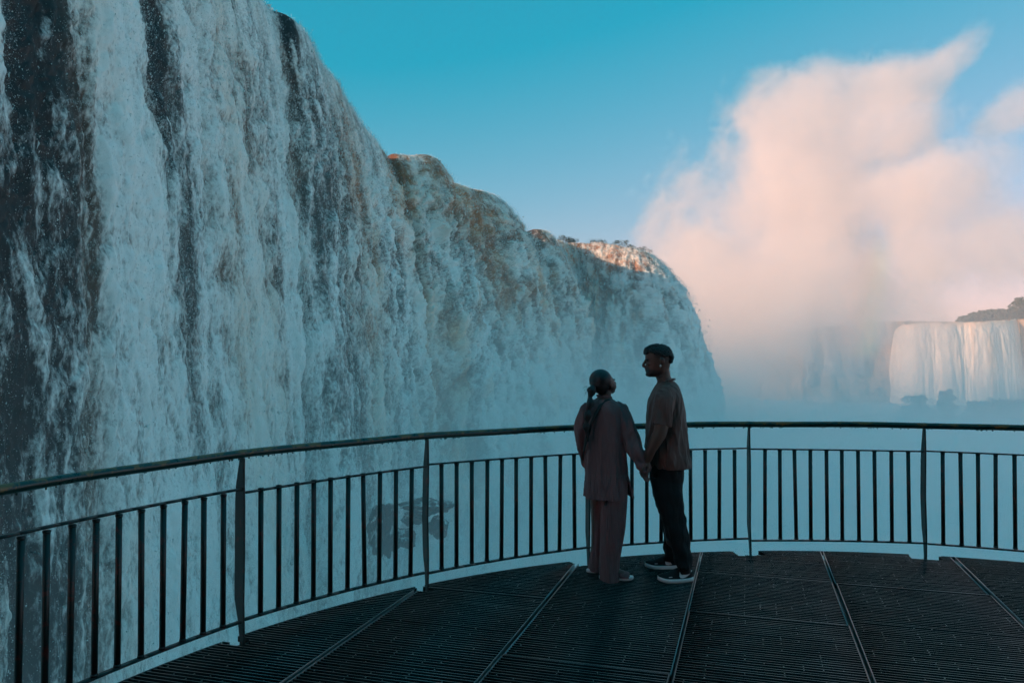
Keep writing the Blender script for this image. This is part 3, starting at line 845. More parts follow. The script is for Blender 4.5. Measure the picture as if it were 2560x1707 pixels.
# curved edge beam, joists and piers under the grating
bx_ = Boxes()
aa = np.linspace(R(20), R(200), 91)
for a0, a1 in zip(aa, aa[1:]):
    q = [DC + r * np.array([math.cos(a), math.sin(a)]) for r, a in ((4.50, a0), (4.60, a0), (4.60, a1), (4.50, a1))]
    bx_.add([(*p, -0.30) for p in q] + [(*p, -0.04) for p in q])
for v in np.arange(-0.8, 6.0, 1.1):
    r_ = u_range(v, -3.2, 5.0, 4.48)
    if r_: bx_.uv(r_[0], r_[1], v - 0.05, v + 0.05, -0.28, -0.05)
for a0, a1 in zip(np.linspace(R(20), R(200), 361)[:-1], np.linspace(R(20), R(200), 361)[1:]):
    m_ = DC + DECK_R * np.array([math.cos((a0 + a1) / 2), math.sin((a0 + a1) / 2)])
    if any(abs((a0 + a1) / 2 - pa) * DECK_R < notch(k_) + 0.005 for k_, pa in enumerate(post_ang)): continue
    q = [DC + r * np.array([math.cos(a), math.sin(a)]) for r, a in ((DECK_R - 0.006, a0), (DECK_R, a0), (DECK_R, a1), (DECK_R - 0.006, a1))]
    bx_.add([(*p, -0.035) for p in q] + [(*p, 0.0005) for p in q])
for u in seams[1:-1]:
    k_ = 4.55 ** 2 - (u - du0) ** 2
    if k_ > 0: bx_.uv(u - 0.035, u + 0.035, max(-1.1, dv0 - math.sqrt(k_)), dv0 + math.sqrt(k_), -0.048, -0.037)
kid('edge_beam', bx_.mesh('edge_beam'), m_beam, deck)
bm = bmesh.new()
for x, y in ((0.6, 3.4), (3.6, 3.6), (2.2, 0.6)):
    bmesh.ops.create_cone(bm, cap_ends=True, segments=20, radius1=0.45, radius2=0.4, depth=29.6, matrix=Matrix.Translation((x, y, -15.1)))
me = bpy.data.meshes.new('pier'); bm.to_mesh(me); bm.free()
kid('pier', me, m_beam, deck)

# ------------------------------------------------------------------ railing
m_rail, n, l, b = new_mat('worn_green_paint')
tc = n.new('ShaderNodeTexCoord'); geo = n.new('ShaderNodeNewGeometry')
f1 = noise_tex(n, l, geo.outputs['Position'], 9.0, 6, 0.7, 0.5)
f2 = noise_tex(n, l, geo.outputs['Position'], 60.0, 4, 0.6)
sx = n.new('ShaderNodeSeparateXYZ'); l.new(geo.outputs['Normal'], sx.inputs[0])
top_ = math_node(n, l, 'MULTIPLY_ADD', sx.outputs['Z'], 0.16, f1)                       # hands wear the upper side
worn = ramp(n, l, math_node(n, l, 'MULTIPLY_ADD', math_node(n, l, 'SUBTRACT', f2, 0.5), 0.25, top_), [(0.58, (0, 0, 0)), (0.66, (1, 1, 1))])
base = mix_col(n, l, f2, (0.004, 0.026, 0.024), (0.008, 0.045, 0.040))
l.new(mix_col(n, l, worn, base, (0.16, 0.085, 0.022)), b.inputs['Base Color'])
l.new(math_node(n, l, 'MULTIPLY_ADD', f1, 0.4, 0.12), b.inputs['Roughness'])
bump(n, l, b, f2, 0.25, 0.003)
m_bal, n, l, b = new_mat('rusted_dark_paint')
geo = n.new('ShaderNodeNewGeometry')
f1 = noise_tex(n, l, geo.outputs['Position'], 14.0, 5, 0.65, 0.4)
rust = ramp(n, l, f1, [(0.55, (0, 0, 0)), (0.63, (1, 1, 1))])
l.new(mix_col(n, l, rust, (0.003, 0.012, 0.011), (0.060, 0.010, 0.008)), b.inputs['Base Color'])
b.inputs['Roughness'].default_value = 0.45

railing = empty('railing', (DC[0], DC[1], 0))
tag(railing, 'curved dark green railing with rusty balusters round the deck edge', 'railing')
def arc(r, z, a0, a1, n_): return np.array([(DC[0] + r * math.cos(a), DC[1] + r * math.sin(a), z) for a in np.linspace(a0, a1, n_)])
A0, A1 = post_ang[0] - R(6), post_ang[-1] + R(6)
# handrail tube with slight kinks, weld collars and hanging water drops
rr = np.random.default_rng(9)
bm = bmesh.new()
na, nb = 420, 16
prev = None
for i in range(na + 1):
    a = A0 + (A1 - A0) * i / na
    ph = (a - post_ang[0]) / R(17.62); fr = ph - math.floor(ph)
    rad = RAIL_R - 0.012 * (4 * fr * (1 - fr)) + 0.0016 * math.sin(a * 37)
    zc_ = 1.09 + 0.002 * math.sin(a * 23)
    tr = 0.0245 + (0.0016 if min(fr, 1 - fr) < 0.012 else 0) + 0.0004 * math.sin(a * 190)
    ring = [bm.verts.new((DC[0] + (rad + tr * math.cos(t)) * math.cos(a), DC[1] + (rad + tr * math.cos(t)) * math.sin(a), zc_ + tr * math.sin(t))) for t in np.arange(nb) * 2 * math.pi / nb]
    if prev:
        for k in range(nb): bm.faces.new((prev[k], prev[(k + 1) % nb], ring[(k + 1) % nb], ring[k]))
    prev = ring
for k in range(260):
    a = rr.uniform(A0, A1)
    p = DC + (RAIL_R - 0.006) * np.array([math.cos(a), math.sin(a)])
    s = rr.uniform(0.003, 0.0065)
    bmesh.ops.create_icosphere(bm, subdivisions=1, radius=s, matrix=Matrix.Translation((p[0], p[1], 1.0655 - s * 0.4)) @ Matrix.Diagonal((1, 1, 1.3, 1)))
me = bpy.data.meshes.new('handrail'); bm.to_mesh(me); bm.free()
kid('handrail', me, m_rail, railing, True)
for nm, z, sag in (('mid_rail', 0.88, 0.004), ('bottom_rail', 0.115, 0.003)):
    bx2 = Boxes()
    for k in range(len(post_ang) - 1):
        a0, a1 = post_ang[k], post_ang[k + 1]
        j0, j1 = rr.normal(0, 0.006, 2)
        aa = np.linspace(a0 + R(0.16), a1 - R(0.16), 15)
        for i in range(14):
            t0, t1 = i / 14, (i + 1) / 14
            z0 = z + j0 * (1 - t0) + j1 * t0 - sag * 4 * t0 * (1 - t0); z1 = z + j0 * (1 - t1) + j1 * t1 - sag * 4 * t1 * (1 - t1)
            P = [(DC + r * np.array([math.cos(a), math.sin(a)]), zz_) for r, a, zz_ in ((RAIL_R - 0.017, aa[i], z0), (RAIL_R + 0.017, aa[i], z0), (RAIL_R + 0.017, aa[i + 1], z1), (RAIL_R - 0.017, aa[i + 1], z1))]
            bx2.add([(*p, q - 0.005) for p, q in P] + [(*p, q + 0.005) for p, q in P])
    kid(nm, bx2.mesh(nm), m_bal, railing)
# posts: upright steel plates, wide in the middle and narrow at both ends
for a in post_ang:
    rad, tg = np.array([math.cos(a), math.sin(a)]), np.array([-math.sin(a), math.cos(a)])
    prof_ = [(-0.09, 0.040), (0.02, 0.042), (0.13, 0.060), (0.24, 0.088), (0.50, 0.092), (0.80, 0.090), (0.90, 0.080), (1.0, 0.056), (1.06, 0.042), (1.0665, 0.042)]
    tw = rr.normal(0, 0.12)
    tg2 = tg * math.cos(tw) + rad * math.sin(tw); rad2 = rad * math.cos(tw) - tg * math.sin(tw)
    lean = rr.normal(0, 0.006)
    bm = bmesh.new(); prev = None
    for z, w in prof_:
        o_ = DC + rad * (RAIL_R - 0.02 + lean * (1 - z))
        wob = 0.003 * math.sin(z * 9 + a * 7)
        q = [o_ - tg2 * (0.0055 - wob), o_ + rad2 * w - tg2 * (0.0055 - wob), o_ + rad2 * w + tg2 * (0.0055 + wob), o_ + tg2 * (0.0055 + wob)]
        ring = [bm.verts.new((*p, z)) for p in q]
        if prev:
            for k in range(4): bm.faces.new((prev[k], prev[(k + 1) % 4], ring[(k + 1) % 4], ring[k]))
        else: bm.faces.new(ring[::-1])
        prev = ring
    bm.faces.new(prev)
    bmesh.ops.recalc_face_normals(bm, faces=bm.faces)
    bmesh.ops.bevel(bm, geom=[e for e in bm.edges], offset=0.0015, segments=1, affect='EDGES')
    me = bpy.data.meshes.new('post'); bm.to_mesh(me); bm.free()
    po = kid('post', me, m_bal, railing)
    bx3 = Boxes()
    o_ = DC + rad * (RAIL_R + 0.01)
    q = [o_ - rad * 0.045 - tg * 0.075, o_ + rad * 0.045 - tg * 0.075, o_ + rad * 0.045 + tg * 0.075, o_ - rad * 0.045 + tg * 0.075]
    bx3.add([(*p, -0.052) for p in q] + [(*p, -0.036) for p in q])
    for t in (-0.055, 0.055):
        q = [o_ + tg * (t + dx) + rad * dy for dx, dy in ((-0.01, -0.01), (-0.01, 0.01), (0.01, 0.01), (0.01, -0.01))]
        bx3.add([(*p, -0.036) for p in q[::-1]] + [(*p, -0.022) for p in q[::-1]])
    kid('base_plate', bx3.mesh('base_plate'), m_bal, po)
# balusters: ten round bars in each bay
bm = bmesh.new()
bmesh.ops.create_cone(bm, cap_ends=True, segments=14, radius1=0.0155, radius2=0.0155, depth=0.755)
for zz_ in (-0.37, 0.37):
    bmesh.ops.create_cone(bm, cap_ends=True, segments=14, radius1=0.019 if zz_ < 0 else 0.0155, radius2=0.0155 if zz_ < 0 else 0.019, depth=0.014, matrix=Matrix.Translation((0, 0, zz_ * 0.994)))
bal_me = bpy.data.meshes.new('baluster'); bm.to_mesh(bal_me); bm.free()
bal_me.materials.append(m_bal)
bal_me.polygons.foreach_set('use_smooth', np.ones(len(bal_me.polygons), dtype=bool))
nb_made = 0
for k in range(len(post_ang) - 1):
    for j in range(1, 11):
        a = post_ang[k] + (post_ang[k + 1] - post_ang[k]) * (j / 11) + rr.normal(0, 0.0006)
        p = DC + RAIL_R * np.array([math.cos(a), math.sin(a)])
        o = bpy.data.objects.new('baluster', bal_me); col.objects.link(o)
        o.parent = railing
        o.location = (p[0] - DC[0], p[1] - DC[1], 0.4975)
        o.rotation_euler = (rr.normal(0, 0.006), rr.normal(0, 0.006), 0)
        nb_made += 1
# ------------------------------------------------------------------ the couple
def skin_mat(name, col_, dark):
    m, n, l, b = new_mat(name)
    a = n.new('ShaderNodeAttribute'); a.attribute_name = 'stubble'
    l.new(mix_col(n, l, a.outputs['Fac'], col_, dark), b.inputs['Base Color'])
    b.inputs['Roughness'].default_value = 0.5
    b.inputs['Subsurface Weight'].default_value = 0.08
    b.inputs['Subsurface Radius'].default_value = (0.012, 0.004, 0.002)
    return m
def cloth_mat(name, c, rough=0.85, var=0.25, rib=None, sheen=0.06, fold_tilt=14):
    m, n, l, b = new_mat(name)
    tc = n.new('ShaderNodeTexCoord')
    f = noise_tex(n, l, tc.outputs['Object'], 9, 5, 0.6)
    l.new(mix_col(n, l, f, tuple(x * (1 - var) for x in c), tuple(x * (1 + var) for x in c)), b.inputs['Base Color'])
    b.inputs['Roughness'].default_value = rough
    b.inputs['Sheen Weight'].default_value = sheen
    if rib:
        uv = n.new('ShaderNodeUVMap'); uv.uv_map = 'rib'
        w = n.new('ShaderNodeTexWave'); w.inputs['Scale'].default_value = rib
        l.new(uv.outputs['UV'], w.inputs['Vector'])
        bump(n, l, b, w.outputs['Fac'], 0.6, 0.004)
    else:
        pass
    mp = n.new('ShaderNodeMapping'); mp.inputs['Scale'].default_value = (1, 1, 0.32); mp.inputs['Rotation'].default_value = (0, R(fold_tilt), 0); l.new(tc.outputs['Object'], mp.inputs['Vector'])
    fo_ = noise_tex(n, l, mp.outputs['Vector'], 11.0, 2, 0.45, 0.9)
    bf = n.new('ShaderNodeBump'); bf.inputs['Strength'].default_value = 0.9; bf.inputs['Distance'].default_value = 0.05
    l.new(fo_, bf.inputs['Height'])
    if b.inputs['Normal'].links: l.new(bf.outputs['Normal'], b.inputs['Normal'].links[0].from_node.inputs['Normal'])
    else: l.new(bf.outputs['Normal'], b.inputs['Normal'])
    return m
m_skin_m = skin_mat('skin_tan', (0.115, 0.055, 0.042), (0.020, 0.022, 0.026))
m_skin_w = skin_mat('skin_brown', (0.125, 0.062, 0.050), (0.020, 0.018, 0.018))
m_tee = cloth_mat('taupe_jersey', (0.130, 0.068, 0.058))
m_jean = cloth_mat('black_denim', (0.004, 0.006, 0.0075), 0.95, 0.35, sheen=0.0)
m_knit = cloth_mat('mauve_knit', (0.185, 0.092, 0.095), 0.9, 0.15)
m_hair_m = simple_mat('black_curls', (0.006, 0.006, 0.007), 0.45, var=0.3, vscale=60)
m_hair_w, n, l, b = new_mat('sleek_black_hair')
b.inputs['Base Color'].default_value = (0.008, 0.009, 0.011, 1); b.inputs['Roughness'].default_value = 0.5
tc = n.new('ShaderNodeTexCoord'); mp = n.new('ShaderNodeMapping'); mp.inputs['Scale'].default_value = (40, 160, 160); l.new(tc.outputs['Object'], mp.inputs['Vector'])
bump(n, l, b, noise_tex(n, l, mp.outputs['Vector'], 1.0, 3), 0.4, 0.002)
m_shoe = simple_mat('black_suede', (0.007, 0.008, 0.009), 0.8, var=0.3, vscale=30)
m_sole = simple_mat('white_rubber', (0.72, 0.72, 0.72), 0.55, var=0.1, vscale=20)
m_white = simple_mat('white_leather', (0.72, 0.76, 0.78), 0.35)
m_silver = simple_mat('silver', (0.8, 0.8, 0.8), 0.15, 1.0)
m_strap = simple_mat('black_strap', (0.006, 0.006, 0.007), 0.5)
m_sandal = simple_mat('pale_sandal', (0.75, 0.75, 0.76), 0.5, var=0.1, vscale=20)

def sup(c, p): return math.copysign(abs(c) ** p, c)
def loft(bm, rings, n=32, e=0.9, fold=None):
    """rings of (x, y, z, rx, ry): closed stack of horizontal superellipses"""
    prev = None
    for i, (x, y, z, rx, ry) in enumerate(rings):
        vs = []
        for k in range(n):
            t = 2 * math.pi * k / n
            f = fold(t, z, i) if fold else 0
            vs.append(bm.verts.new((x + (rx + f) * sup(math.cos(t), e), y + (ry + f) * sup(math.sin(t), e), z)))
        if prev:
            for k in range(n): bm.faces.new((prev[k], prev[(k + 1) % n], vs[(k + 1) % n], vs[k]))
        else: bm.faces.new(vs[::-1])
        prev = vs
    bm.faces.new(prev)
def refine(rings, m=5):
    P = np.array(rings, float)
    return [tuple(r) for r in catmull(P, m)]
def tube(bm, pts, rad, n=16, m=4, flat=1.0, up=(0, 1, 0), fold=None):
    """smooth tapered limb through pts with radii rad; flat squeezes it along `up`"""
    P = catmull(np.array([(*p, r) for p, r in zip(pts, rad)], float), m)
    prev = None
    for i, q in enumerate(P):
        a = P[max(i - 1, 0)][:3]; b_ = P[min(i + 1, len(P) - 1)][:3]
        d = Vector(b_ - a).normalized()
        u = Vector(up); u = (u - d * u.dot(d)).normalized(); w = d.cross(u)
        vs = []
        for k in range(n):
            t = 2 * math.pi * k / n
            r = q[3] + (fold(t, i / (len(P) - 1)) if fold else 0)
            vs.append(bm.verts.new(Vector(q[:3]) + u * (r * flat * math.cos(t)) + w * (r * math.sin(t))))
        if prev:
            for k in range(n): bm.faces.new((prev[k], prev[(k + 1) % n], vs[(k + 1) % n], vs[k]))
        else: bm.faces.new(vs[::-1])
        prev = vs
    bm.faces.new(prev)
def ball(bm, c, r, rot=None, sub=2):
    r = (r, r, r) if isinstance(r, (int, float)) else r
    M = Matrix.Translation(c) @ (rot.to_matrix().to_4x4() if rot else Matrix.Identity(4)) @ Matrix.Diagonal((*r, 1))
    bmesh.ops.create_icosphere(bm, subdivisions=sub, radius=1, matrix=M)
def remeshed(bm, name, voxel, smooth=2):
    bmesh.ops.recalc_face_normals(bm, faces=bm.faces)
    me = bpy.data.meshes.new(name); bm.to_mesh(me); bm.free()
    o = bpy.data.objects.new(name, me); col.objects.link(o)
    md = o.modifiers.new('r', 'REMESH'); md.mode = 'VOXEL'; md.voxel_size = voxel
    if smooth:
        ms = o.modifiers.new('s', 'SMOOTH'); ms.iterations = smooth; ms.factor = 0.5
    dg = bpy.context.evaluated_depsgraph_get()
    out_ = bpy.data.meshes.new_from_object(o.evaluated_get(dg))
    out_.name = name
    bpy.data.objects.remove(o); bpy.data.meshes.remove(me)
    return out_
def coords(me):
    c = np.empty(len(me.vertices) * 3, dtype=np.float32); me.vertices.foreach_get('co', c)
    return c.reshape(-1, 3)
def ring(pl, pr, py, Y, ry, dy=0.0):
    a, b_ = at(pl, py, Y), at(pr, py, Y)
    return ((a.x + b_.x) / 2, Y + dy, a.z, (b_.x - a.x) / 2, ry)
def hand(bm, wrist, knuckle, side, fingers, thumb, w=0.036, t=0.014):
    """palm from wrist to knuckles (side = across the palm, index to little finger), then five finger chains of given joint points"""
    wrist, knuckle, side = Vector(wrist), Vector(knuckle), Vector(side).normalized()
    d = (knuckle - wrist)
    nrm = d.cross(side).normalized()
    prev = None
    for f, ww in ((-0.15, 0.62), (0.1, 0.7), (0.45, 0.95), (0.8, 1.05), (1.05, 0.98)):
        c = wrist + d * f
        vs = [bm.verts.new(c + side * (w * ww * sup(math.cos(k * math.pi / 6), 0.7)) + nrm * (t * (1.25 - 0.3 * f) * sup(math.sin(k * math.pi / 6), 0.8))) for k in range(12)]
        if prev:
            for k in range(12): bm.faces.new((prev[k], prev[(k + 1) % 12], vs[(k + 1) % 12], vs[k]))
        else: bm.faces.new(vs[::-1])
        prev = vs
    bm.faces.new(prev)
    for i, ch in enumerate(fingers):
        r0 = (0.0088, 0.0092, 0.0088, 0.0076)[i]
        tube(bm, ch, [r0, r0, r0 * 0.92, r0 * 0.75], 10, 4, up=nrm)
        ball(bm, ch[-1], r0 * 0.75)
    tube(bm, thumb, [0.013, 0.0105, 0.0085], 10, 4, up=nrm)
    ball(bm, thumb[-1], 0.0085)
def shoe(parent, heel, yaw, L, name, sole_m, up_m, sole_h=0.029, emblem=True, W=0.052):
    """low shoe; local x runs heel to toe"""
    M = Matrix.Translation(heel) @ Matrix.Rotation(yaw, 4, 'Z')
    def half(t): return W * (0.66 + 0.34 * math.sin(math.pi * min(1, max(0, (t - 0.05) * 0.75)))) * math.sqrt(max(0.0, 1 - max(0, (t - 0.72) / 0.285) ** 2.4)) * math.sqrt(max(0.0, 1 - max(0, (0.14 - t) / 0.15) ** 2.2))
    def ctr(t): return 0.010 * math.sin(math.pi * t)
    def rise(t): return 0.012 * max(0, (t - 0.7) / 0.3) ** 2 + 0.004 * max(0, (0.2 - t) / 0.2)
    def hgt(t): return np.interp(t, [0, 0.06, 0.2, 0.33, 0.45, 0.6, 0.75, 0.88, 0.97, 1.0], [0.062, 0.074, 0.072, 0.076, 0.074, 0.058, 0.040, 0.030, 0.018, 0.004])
    ts = np.concatenate([[0.001, 0.012, 0.03, 0.06], np.linspace(0.1, 0.9, 17), [0.93, 0.96, 0.98, 0.992, 0.999]])
    def stack(levels, nm, mat):
        bm = bmesh.new(); prev = None
        for t in ts:
            pts = []
            hw = half(t)
            for s, z in levels(t, hw): pts.append(bm.verts.new(M @ Vector((t * L, ctr(t) + s, z))))
            if prev:
                for k in range(len(pts)): bm.faces.new((prev[k], prev[(k + 1) % len(pts)], pts[(k + 1) % len(pts)], pts[k]))
            else: bm.faces.new(pts[::-1])
            prev = pts
        bm.faces.new(prev)
        bmesh.ops.recalc_face_normals(bm, faces=bm.faces)
        me = bpy.data.meshes.new(nm); bm.to_mesh(me); bm.free()
        return me
    def upl(t, hw):
        h = hgt(t); z0 = sole_h * 0.85 + rise(t)
        out_ = []
        for k in range(13):
            a = math.pi * k / 12
            out_.append((-(hw - 0.002) * sup(math.cos(a), 0.75) * (1 - 0.25 * math.sin(a)), z0 + h * sup(math.sin(a), 0.8)))
        return out_
    sh = link_mesh(name, stack(upl, name, up_m), up_m, parent)
    def sol(t, hw):
        z = rise(t)
        return [(-hw - 0.004, z + 0.004), (-hw, z), (hw, z), (hw + 0.004, z + 0.004), (hw + 0.005, z + sole_h * 0.6), (hw + 0.003, z + sole_h), (-hw - 0.003, z + sole_h), (-hw - 0.005, z + sole_h * 0.6)]
    link_mesh('sole', stack(sol, 'sole', sole_m), sole_m, sh)
    if emblem:
        # curved white tick on both flanks, tail towards the heel
        for sd in (1, -1):
            up_c = [(0.05, 0.056), (0.18, 0.044), (0.30, 0.034), (0.37, 0.032), (0.41, 0.039), (0.43, 0.056)]
            lo_c = [(0.05, 0.050), (0.16, 0.028), (0.27, 0.014), (0.36, 0.009), (0.43, 0.012), (0.455, 0.026), (0.43, 0.056)]
            def dense(c):
                c = np.array(c); a = np.linspace(0, 1, 25); s = np.linspace(0, 1, len(c))
                return np.stack([np.interp(a, s, c[:, 0]), np.interp(a, s, c[:, 1])], -1)
            A, B_ = dense(up_c), dense(lo_c)
            bm = bmesh.new(); rows = []
            for (t0, z0), (t1, z1) in zip(A, B_):
                row = []
                for q in np.linspace(0, 1, 5):
                    t = t0 + (t1 - t0) * q; z = z0 + (z1 - z0) * q
                    hw = half(t); h = hgt(t)
                    a = math.asin(min(0.97, (max(0.001, z / h)) ** (1 / 0.8)))
                    y = (hw - 0.002) * math.cos(a) ** 0.75 * (1 - 0.25 * math.sin(a)) + 0.003
                    row.append(bm.verts.new(M @ Vector((t * L, ctr(t) + sd * y, sole_h * 0.85 + rise(t) + z))))
                rows.append(row)
            for r0, r1 in zip(rows, rows[1:]):
                for k in range(4):
                    f = (r0[k], r0[k + 1], r1[k + 1], r1[k])
                    try: bm.faces.new(f if sd > 0 else f[::-1])
                    except ValueError: pass
            bm_obj('tick_emblem', bm, m_white, sh)
        bm = bmesh.new()
        q = [M @ Vector((t * L, ctr(t) - s * (half(t) * 0.93), sole_h * 0.85 + rise(t) + z)) for s in (-1,) for t, z in ((0.66, 0.018), (0.75, 0.016), (0.755, 0.021), (0.665, 0.023))]
        bm.faces.new([bm.verts.new(v) for v in q])
        ex = bmesh.ops.extrude_face_region(bm, geom=list(bm.faces))
        for v in ex['geom']:
            if isinstance(v, bmesh.types.BMVert): v.co += M.to_3x3() @ Vector((0, 0.003, 0.001))
        bm_obj('side_tag', bm, m_white, sh, False)
    return sh

# ---------------------------------------------------------------- the man
YM = 5.97
bm = bmesh.new()
loft(bm, refine([ring(*r[:3], YM, r[3]) for r in [
    (1640, 1646, 864.5, .012), (1630, 1661, 866, .040), (1622, 1668, 870, .058), (1617, 1672.5, 876, .070), (1614.5, 1675.5, 884, .076), (1613.4, 1676.8, 892, .078), (1613.2, 1676.8, 899, .077),
    (1614.5, 1676.2, 905, .076), (1614.6, 1675, 912, .074), (1613.8, 1673.5, 918, .071), (1615.0, 1671.5, 924, .068), (1615.2, 1668, 930, .062), (1614.8, 1660, 935, .052), (1617, 1648, 939.5, .038), (1621, 1640, 942, .022)]], 4), 36, 0.88)
# neck, shoulders, trunk
loft(bm, refine([ring(1645, 1672, 915, YM, .050), ring(1641, 1674.5, 930, YM, .055), ring(1640, 1677, 942, YM, .058), ring(1644, 1684, 955, YM, .070), ring(1642, 1694, 968, YM, .125), ring(1634, 1700, 985, YM, .175), ring(1628, 1704, 1010, YM, .185),
                 ring(1624, 1706, 1060, YM, .170), ring(1626, 1706, 1110, YM, .155), ring(1626, 1708, 1160, YM, .160), ring(1632, 1705, 1200, YM, .155)], 4), 36, 0.95)
nose = [at(*q, YM) for q in ((1615, 898), (1611.5, 905), (1608.6, 911), (1609.2, 915), (1614, 917.5))]
tube(bm, nose, [.006, .0085, .0115, .012, .008], 12, 4)
for dy in (-.010, .010): ball(bm, at(1612.5, 915.3, YM + dy), (.010, .008, .0075))
ball(bm, at(1614.3, 921.4, YM), (.0085, .021, .0058)); ball(bm, at(1615.0, 926.0, YM), (.0085, .019, .0066)); ball(bm, at(1617.5, 936.5, YM), (.012, .020, .012))
for dy in (-1, 1):
    ball(bm, at(1617, 898, YM + dy * .030), (.012, .022, .007))
    ball(bm, at(1621, 910, YM + dy * .045), (.014, .016, .012))
    ball(bm, at(1656, 902, YM + dy * .086), (.019, .012, .030), Matrix.Rotation(-0.15, 3, 'Y').to_quaternion())
    ball(bm, at(1652, 911, YM + dy * .080), (.010, .007, .010))
# near arm, hanging forward to the clasped hands; far arm along the body
tube(bm, [at(1662, 985, 5.80), at(1659, 1030, 5.76), at(1651, 1078, 5.735), at(1640, 1100, 5.735), at(1626, 1128, 5.745), at(1619, 1151, 5.76)], [.062, .056, .050, .047, .036, .027], 18, 5, 0.95)
tube(bm, [at(1662, 985, 6.13), at(1664, 1040, 6.17), at(1660, 1085, 6.18), at(1650, 1120, 6.17), at(1642, 1150, 6.16)], [.060, .052, .046, .040, .027], 16, 4)
H = lambda x, y, d: at(x, y, 5.76 + d)
hand(bm, H(1618.5, 1153, 0), H(1621, 1174, .01), (0.2, 0.95, 0.1),
     [[H(1620, 1174, -.026), H(1615, 1186, -.030), H(1608, 1189, -.022), H(1605, 1184, -.014)], [H(1621, 1175, -.006), H(1617, 1189, -.008), H(1609, 1193, -.004), H(1604, 1187, .000)],
      [H(1621, 1175, .014), H(1618, 1189, .014), H(1610, 1193, .014), H(1605, 1188, .014)], [H(1621, 1174, .032), H(1618, 1186, .033), H(1611, 1190, .030), H(1607, 1186, .027)]],
     [H(1615, 1160, -.022), H(1609, 1170, -.034), H(1604, 1178, -.036)])
H2 = lambda x, y, d: at(x, y, 6.16 + d)
hand(bm, H2(1642, 1153, 0), H2(1639, 1178, 0), (0.2, 1, 0),
     [[H2(1639, 1178, d), H2(1637, 1190, d), H2(1639, 1200, d), H2(1642, 1206, d)] for d in (-.026, -.008, .010, .027)], [H2(1637, 1162, -.025), H2(1631, 1172, -.034), H2(1630, 1181, -.034)])
# thighs and shins under the jeans
tube(bm, [at(1666, 1195, 5.90), at(1684, 1300, 5.84), at(1706, 1380, 5.80), at(1716, 1432, 5.80)], [.080, .062, .046, .036], 16, 4)
tube(bm, [at(1664, 1195, 6.05), at(1676, 1300, 6.10), at(1682, 1370, 6.14), at(1684, 1405, 6.16)], [.080, .062, .046, .036], 16, 4)
me = remeshed(bm, 'person', 0.0042, 2)
c = coords(me); qx, qy = project(c)
yy = np.abs(c[:, 1] - YM)
beard = sstep(919, 926, qy - 0.10 * (qx - 1615)) * (qy < 945) * sstep(1662, 1650, qx) * (1 - 0.8 * sstep(.0, .01, yy) * (qy < 923) * (qx < 1618))
beard = np.maximum(beard, 0.8 * np.exp(-((qy - 918.6) / 1.6) ** 2) * (qx < 1622))
side = sstep(906, 896, qy - 0.35 * (qx - 1660)) * sstep(1630, 1640, qx) * (qx < 1680)
hl = np.interp(qx, [1606, 1622, 1632, 1640, 1652, 1662, 1671, 1677, 1684], [884, 880.5, 881, 885, 887.5, 892, 899, 907, 909])
side = np.maximum(side, 1.5 * sstep(9, 0, qy - hl) * sstep(1634, 1642, qx))
side = np.maximum(side, 0.5 * sstep(1660, 1668, qx) * sstep(925, 910, qy))
eye = np.exp(-(((qx - 1620.0) / 3.2) ** 2 + ((qy - 903.2) / 1.3) ** 2)) + np.exp(-(((qx - 1619) / 4.5) ** 2 + ((qy - 897.5 - 0.1 * (qx - 1619)) / 1.2) ** 2))
lip = 0.35 * np.exp(-(((qx - 1615) / 3) ** 2 + ((qy - 923.8) / 0.8) ** 2))
st = np.clip(np.maximum.reduce([beard * 0.85, side * 0.55, eye * 0.95, lip]), 0, 1) * (qy < 950) * (yy < .12)
st = np.maximum(st, c[:, 2] < 0.35)                        # black socks
man = link_mesh('person', me, m_skin_m)
point_attr(me, 'stubble', st)
tag(man, 'bearded man in taupe t-shirt and black jeans, holding the hand of the woman', 'person')

bm = bmesh.new()
def rdg(x): return (1 - abs(math.sin(x))) ** 1.6
def tee_fold(t, z, i):
    drop = max(0.0, 1.44 - z)
    # loose cloth hanging from the shoulder blades, pulled across the flank
    return (0.022 * rdg(2.5 * t - 3.2 * z + 0.7) + 0.014 * rdg(4.5 * t - 7.5 * z + 1.0) + 0.008 * rdg(7 * t + 9 * z) - 0.014) * min(1, drop * 2.6) + 0.012 * math.sin(22 * z + 2.5 * math.cos(t)) * min(1, max(0, (1.04 - z) * 4))
trs = [(1645, 1685.5, 953, .066), (1643, 1690, 957.5, .088), (1639, 1695, 964, .125), (1634, 1699, 974, .165), (1628, 1703.5, 988, .192), (1621.5, 1707.5, 1004, .200), (1618, 1711, 1030, .198), (1615, 1714, 1065, .195),
       (1613.5, 1717.5, 1100, .192), (1613.5, 1720.5, 1130, .194), (1617, 1722.5, 1150, .198), (1622, 1722, 1164, .198), (1625, 1719, 1167, .192)]
loft(bm, refine([ring(*r[:3], YM, r[3]) for r in trs], 6), 72, 0.94, tee_fold)
def slv_fold(t, f): return (0.014 * rdg(2 * t + 2.2 * f) + 0.005 * math.sin(3 * t + 9 * f) + 0.004 * math.sin(7 * t - 6 * f)) * (0.3 + 0.7 * f)
tube(bm, [at(1667, 975, 5.84), at(1661, 1000, 5.785), at(1657, 1030, 5.765), at(1652.5, 1064, 5.75)], [.062, .078, .073, .066], 40, 8, 0.95, fold=slv_fold)
tube(bm, [at(1667, 975, 6.10), at(1662, 1000, 6.155), at(1660, 1030, 6.17), at(1658, 1064, 6.18)], [.062, .078, .073, .066], 40, 8, 0.95, fold=slv_fold)
me = remeshed(bm, 't_shirt', 0.0055, 1)
# cut the hem line and creases into the cloth
link_mesh('t_shirt', me, m_tee, man)
